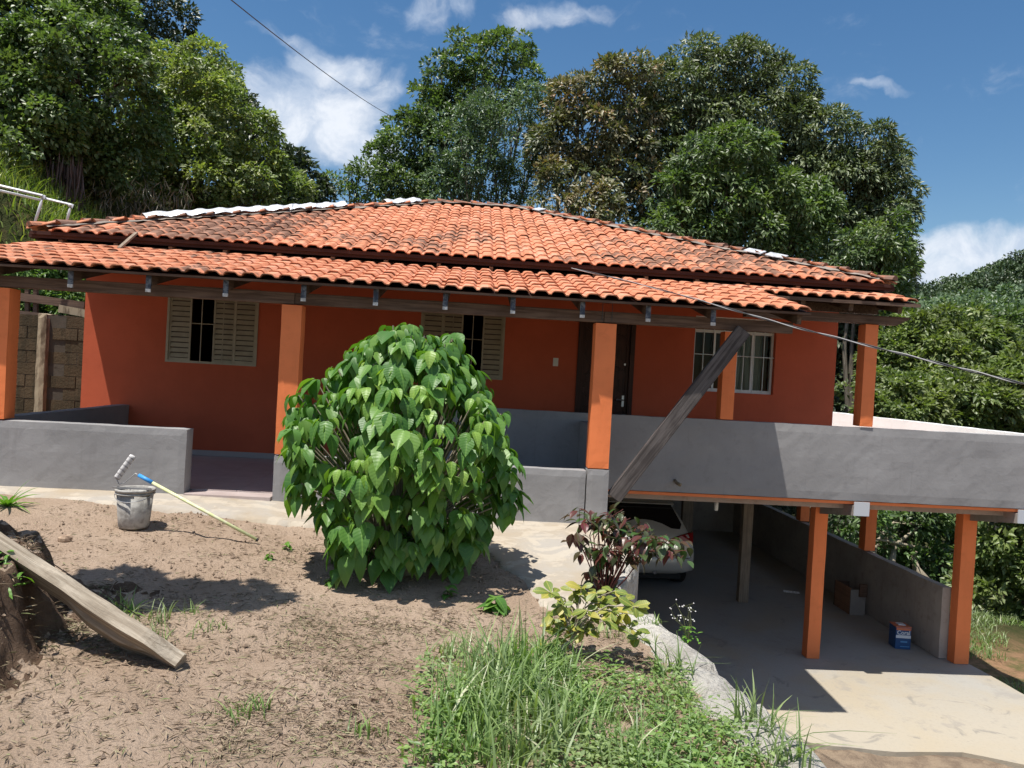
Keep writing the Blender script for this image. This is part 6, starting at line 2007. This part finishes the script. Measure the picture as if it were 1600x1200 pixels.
    for s_ in (-1, 1):
        V = [P(s_ * 0.90, 2.2, 0.98), P(s_ * 1.03, 2.18, 0.97), P(s_ * 1.03, 2.2, 1.10), P(s_ * 0.90, 2.22, 1.11)]
        V2 = [(a, b_ + 0.08, c_) for a, b_, c_ in V]
        MB().add(V + V2, [(3, 2, 1, 0), (4, 5, 6, 7), (0, 1, 5, 4), (1, 2, 6, 5), (2, 3, 7, 6), (3, 0, 4, 7)]).build('mirror', 'car_paint', t, bevel=0.01)
car()

# --- square paint can with its brand label
def paint_can():
    cx, cy, z = 6.13, 10.32, -2.2
    t = thing('paint_can', (cx, cy, z), 'square blue paint can with orange top standing by the garage wall', 'paint can')
    w = 0.105; H = 0.33
    a = R_(-6)
    def rot(m):
        ca, sa = math.cos(a), math.sin(a)
        m.V = [(cx + (x * ca - y * sa), cy + (x * sa + y * ca), z + zz) for x, y, zz in m.V]; return m
    rot(MB().box(-w, w, -w, w, 0.0, 0.225)).build('body', 'can_blue', t, bevel=0.008)
    rot(MB().box(-w, w, -w, w, 0.226, 0.30)).build('upper_band', 'can_blue', t, bevel=0.006)
    rot(MB().box(-w - 0.003, w + 0.003, -w - 0.003, w + 0.003, 0.30, 0.312)).build('lid', 'can_orange', t, bevel=0.004)
    rot(MB().box(-0.05, 0.05, -0.05, 0.05, 0.312, 0.325)).build('lid_plug', 'can_white', t, bevel=0.004)
    rot(MB().box(-w + 0.006, w - 0.006, -w - 0.0035, -w - 0.0006, 0.155, 0.195)).build('label_band', 'can_white', t)
    rot(MB().box(-w + 0.006, w - 0.006, -w - 0.0035, -w - 0.0006, 0.262, 0.296)).build('label_band', 'can_orange', t)
    rot(MB().box(-0.035, 0.055, -w - 0.0035, -w - 0.0006, 0.095, 0.115)).build('label_band', 'can_light_blue', t)
    rot(MB().box(-0.035, 0.085, -w - 0.0035, -w - 0.0006, 0.035, 0.045)).build('label_band', 'can_light_blue', t)
    cu = bpy.data.curves.new('lettering', 'FONT'); cu.body = 'Coral'; cu.size = 0.077; cu.extrude = 0.0012; cu.offset = 0.0016
    cu.align_x = 'CENTER'; cu.materials.append(MATS['can_white'])
    tmp = bpy.data.objects.new('lettering_curve', cu)
    COL.objects.link(tmp)
    me = bpy.data.meshes.new_from_object(tmp)
    COL.objects.unlink(tmp); bpy.data.objects.remove(tmp)
    o = bpy.data.objects.new('lettering', me)
    ca, sa = math.cos(a), math.sin(a); ly = -w - 0.0025
    link(o, t, (cx - ly * sa, cy + ly * ca, z + 0.205)); o.rotation_euler = (R_(90), 0, a)
paint_can()

# --- wooden panel leaning on the garage wall, white stick on the floor
def crate():
    t = thing('wooden_box', (6.22, 12.0, -2.2), 'brown wooden box standing on end against the garage wall', 'box')
    for i in range(3):
        MB().box(6.12, 6.135, 11.72 + 0.17 * i, 11.88 + 0.17 * i, -2.195, -1.78).build('board', 'tail_wood', t)
    MB().box(6.12, 6.36, 11.700, 11.718, -2.195, -1.80).build('end_board', 'raw_cement', t)
    MB().box(6.12, 6.36, 12.23, 12.248, -2.195, -1.80).build('end_board', 'board_wood', t)
    MB().box(6.24, 6.36, 11.66, 11.695, -1.9, -1.70).build('block', 'board_wood', t)
crate()
st = MB().bar((5.55, 12.9, -2.185), (5.80, 12.82, -2.185), 0.03, 0.03).build('white_offcut', 'white_patch')
tag(st, 'short pale stick lying on the garage floor', 'stick')

# --- block wall with concrete pillar at the far left
def block_wall():
    t = thing('block_wall', (-6.6, 12.6, 0.0), 'old stained concrete block wall left of the house', 'wall')
    bw_, bh = 0.39, 0.19
    meshes = []
    mm = MB().box(-bw_ / 2 + 0.006, bw_ / 2 - 0.006, -0.075, 0.075, 0.005, bh - 0.005)
    me = mesh_np('block', mm.V, mm.F, 'old_block')
    for r in range(9):
        for c in range(12):
            x = -8.6 + c * bw_ + (bw_ / 2 if r % 2 else 0)
            if abs(x + 6.62) < 0.10 or x > -4.8: continue
            z = 0.10 + r * bh
            o = bpy.data.objects.new('block', me); o.rotation_euler = (0, random.gauss(0, 0.006), random.gauss(0, 0.01))
            link(o, t, (x, 12.6 + random.gauss(0, 0.006), z))
    MB().box(-8.8, -4.6, 12.535, 12.66, -0.3, 1.805).build('mortar_core', 'mortar_dark', t)
    rough_box(-6.86, -6.70, 12.44, 12.70, -0.2, 1.84, 0.08, 0.012, 3).build('pillar', 'pillar_concrete', t)
block_wall()
def back_boards():
    t = thing('board_fence', (-6.6, 12.9, 1.8), 'dark horizontal boards fixed to a post above the block wall', 'fence')
    Y = 12.9
    for (xa, za), (xb, zb), h in (((20, 462), (132, 478), 0.13), ((20, 488), (132, 500), 0.08)):
        a, b = at(xa, za, Y), at(xb, zb, Y)
        MB().bar(a, b, 0.03, h).build('board', 'board_wood', t)
    a, b = at(92, 482, Y - 0.1), at(134, 490, Y - 0.1)
    MB().bar(a, b, 0.03, 0.12).build('board', 'pillar_concrete', t)
    for px in (43, 56):
        a, b = at(px, 452, Y + 0.06), at(px, 492, Y + 0.06)
        MB().bar(a, b, 0.06, 0.06, (0, 1, 0)).build('post', 'board_wood', t)
back_boards()
def weeds_behind():
    rng = np.random.default_rng(61)
    lob = [(*at(px, py, 13.6), 0.32) for px, py in ((40, 440), (75, 445), (105, 450), (125, 475), (60, 470), (110, 480))]
    me, n = crown_mesh('weeds', lob, 'leaf_bright', (0.13, 0.04), 0.2, 26, 0.9, 0.3, rng, 0.8, 0.2)
    tag(place('wall_weeds', me), 'tangle of green weeds showing above the block wall', None, None, 'stuff')
weeds_behind()

# --- white pipe rail on the bank
def pipes():
    t = thing('pvc_pipe', (-6.7, 12.0, 3.1), 'white plastic water pipes bent down behind the left roof corner', 'pipe')
    Y = 12.6
    def w(px, py, dy=0): return tuple(at(px, py, Y + dy))
    MB().tube([w(-60, 276), w(67, 306), w(64, 318), w(50, 362)], 0.022, 10).build('pipe', 'white_pvc', t, smooth=True)
    MB().tube([w(-60, 284, .05), w(66, 313, .05)], 0.02, 10).build('pipe', 'white_pvc', t, smooth=True)
    MB().tube([w(66, 309, .06), w(111, 320, .06), w(109, 328, .06), w(103, 350, .06)], 0.02, 10).build('pipe', 'white_pvc', t, smooth=True)
    for p in ((67, 307), (111, 321)):
        c = Vector(w(*p, 0.02)); MB().tube([c + Vector((-0.035, 0, 0.008)), c + Vector((0.02, 0, 0)), c + Vector((0.02, 0, -0.05))], 0.029, 10).build('elbow', 'white_pvc', t, smooth=True)
pipes()

# --- stick between the roofs
t_ = MB().bar(tuple(at(186, 388, 8.80)), tuple(at(213, 364, 9.02)), 0.05, 0.02).build('roof_stick', 'post_wood')
tag(t_, 'short grey board propped between the lower and upper roof at left', 'board')

# --- cables
def catenary(a, b, sag, n=24):
    a, b = Vector(a), Vector(b)
    return [a.lerp(b, i / n) + Vector((0, 0, -sag * 4 * (i / n) * (1 - i / n))) for i in range(n + 1)]
def cables():
    t = thing('twisted_power_cable', tuple(at(895, 420, 9.05)), 'grey twisted cable running from under the main eave to the right', 'cable')
    pts = []
    for i in range(91):
        px = 893 + (2300 - 893) * i / 90
        py = float(np.interp(px, [893, 950, 1050, 1225, 1400, 1600, 1760, 2300], [419, 431.5, 457, 507, 551, 600, 637, 755]))
        pts.append((px, py, 1 / (0.1117 + (px - 895) * 1.40e-4)))
    P = np.array([at(*q) for q in pts])
    for _ in range(6): P[1:-1] = (P[:-2] + 2 * P[1:-1] + P[2:]) / 4
    pts = [Vector(q) for q in P]
    for ph, mat in ((0, 'cable_black'), (math.pi, 'cable_grey')):
        tw = []
        for i, p in enumerate(pts):
            for k in range(4):
                u = i + k / 4
                if i == len(pts) - 1 and k: break
                pp = p if k == 0 else p.lerp(pts[i + 1], k / 4)
                an = u * 0.9 + ph
                tw.append(pp + Vector((0, math.cos(an) * 0.0045, math.sin(an) * 0.0055)))
        MB().tube(tw, 0.0048, 5).build('strand', mat, t, smooth=True)
    p = catenary(at(300, -50, 9), at(640, 195, 30), 0.2, 20)
    o = MB().tube(p, 0.008, 5).build('overhead_cable', 'cable_black', smooth=True)
    tag(o, 'thin dark overhead cable crossing the sky from the top', 'cable')
cables()

# --- stones and clods on the soil
def clods():
    rng = np.random.default_rng(71)
    spots = [(102, 850, .05, 'brown stone lying on the soil below the bucket path', 'stone')]
    for i, (px, py, r, lab, mat) in enumerate(spots):
        d = ray(px, py); k = (-0.12 - CP[2]) / d[2]; p = CP + d * k
        x, y = float(p[0]), float(p[1]); z = soil_z(x, y)
        bm = MB(); n = 10
        V = []; F = []
        for a in range(6):
            ph = math.pi * a / 5
            for b in range(n):
                th = 2 * math.pi * b / n
                q = Vector((math.sin(ph) * math.cos(th), math.sin(ph) * math.sin(th), math.cos(ph)))
                q = q * (r * (1 + 0.35 * mnoise.noise(q * 2 + Vector((i, 0, 0)))))
                V.append((x + q.x, y + q.y * 0.8, z + q.z * 0.65 + r * 0.35))
        for a in range(5):
            for b in range(n): F.append((a * n + b, (a + 1) * n + b, (a + 1) * n + (b + 1) % n, a * n + (b + 1) % n))
        tag(bm.add(V, F).build('stone', mat), lab, 'stone')
clods()
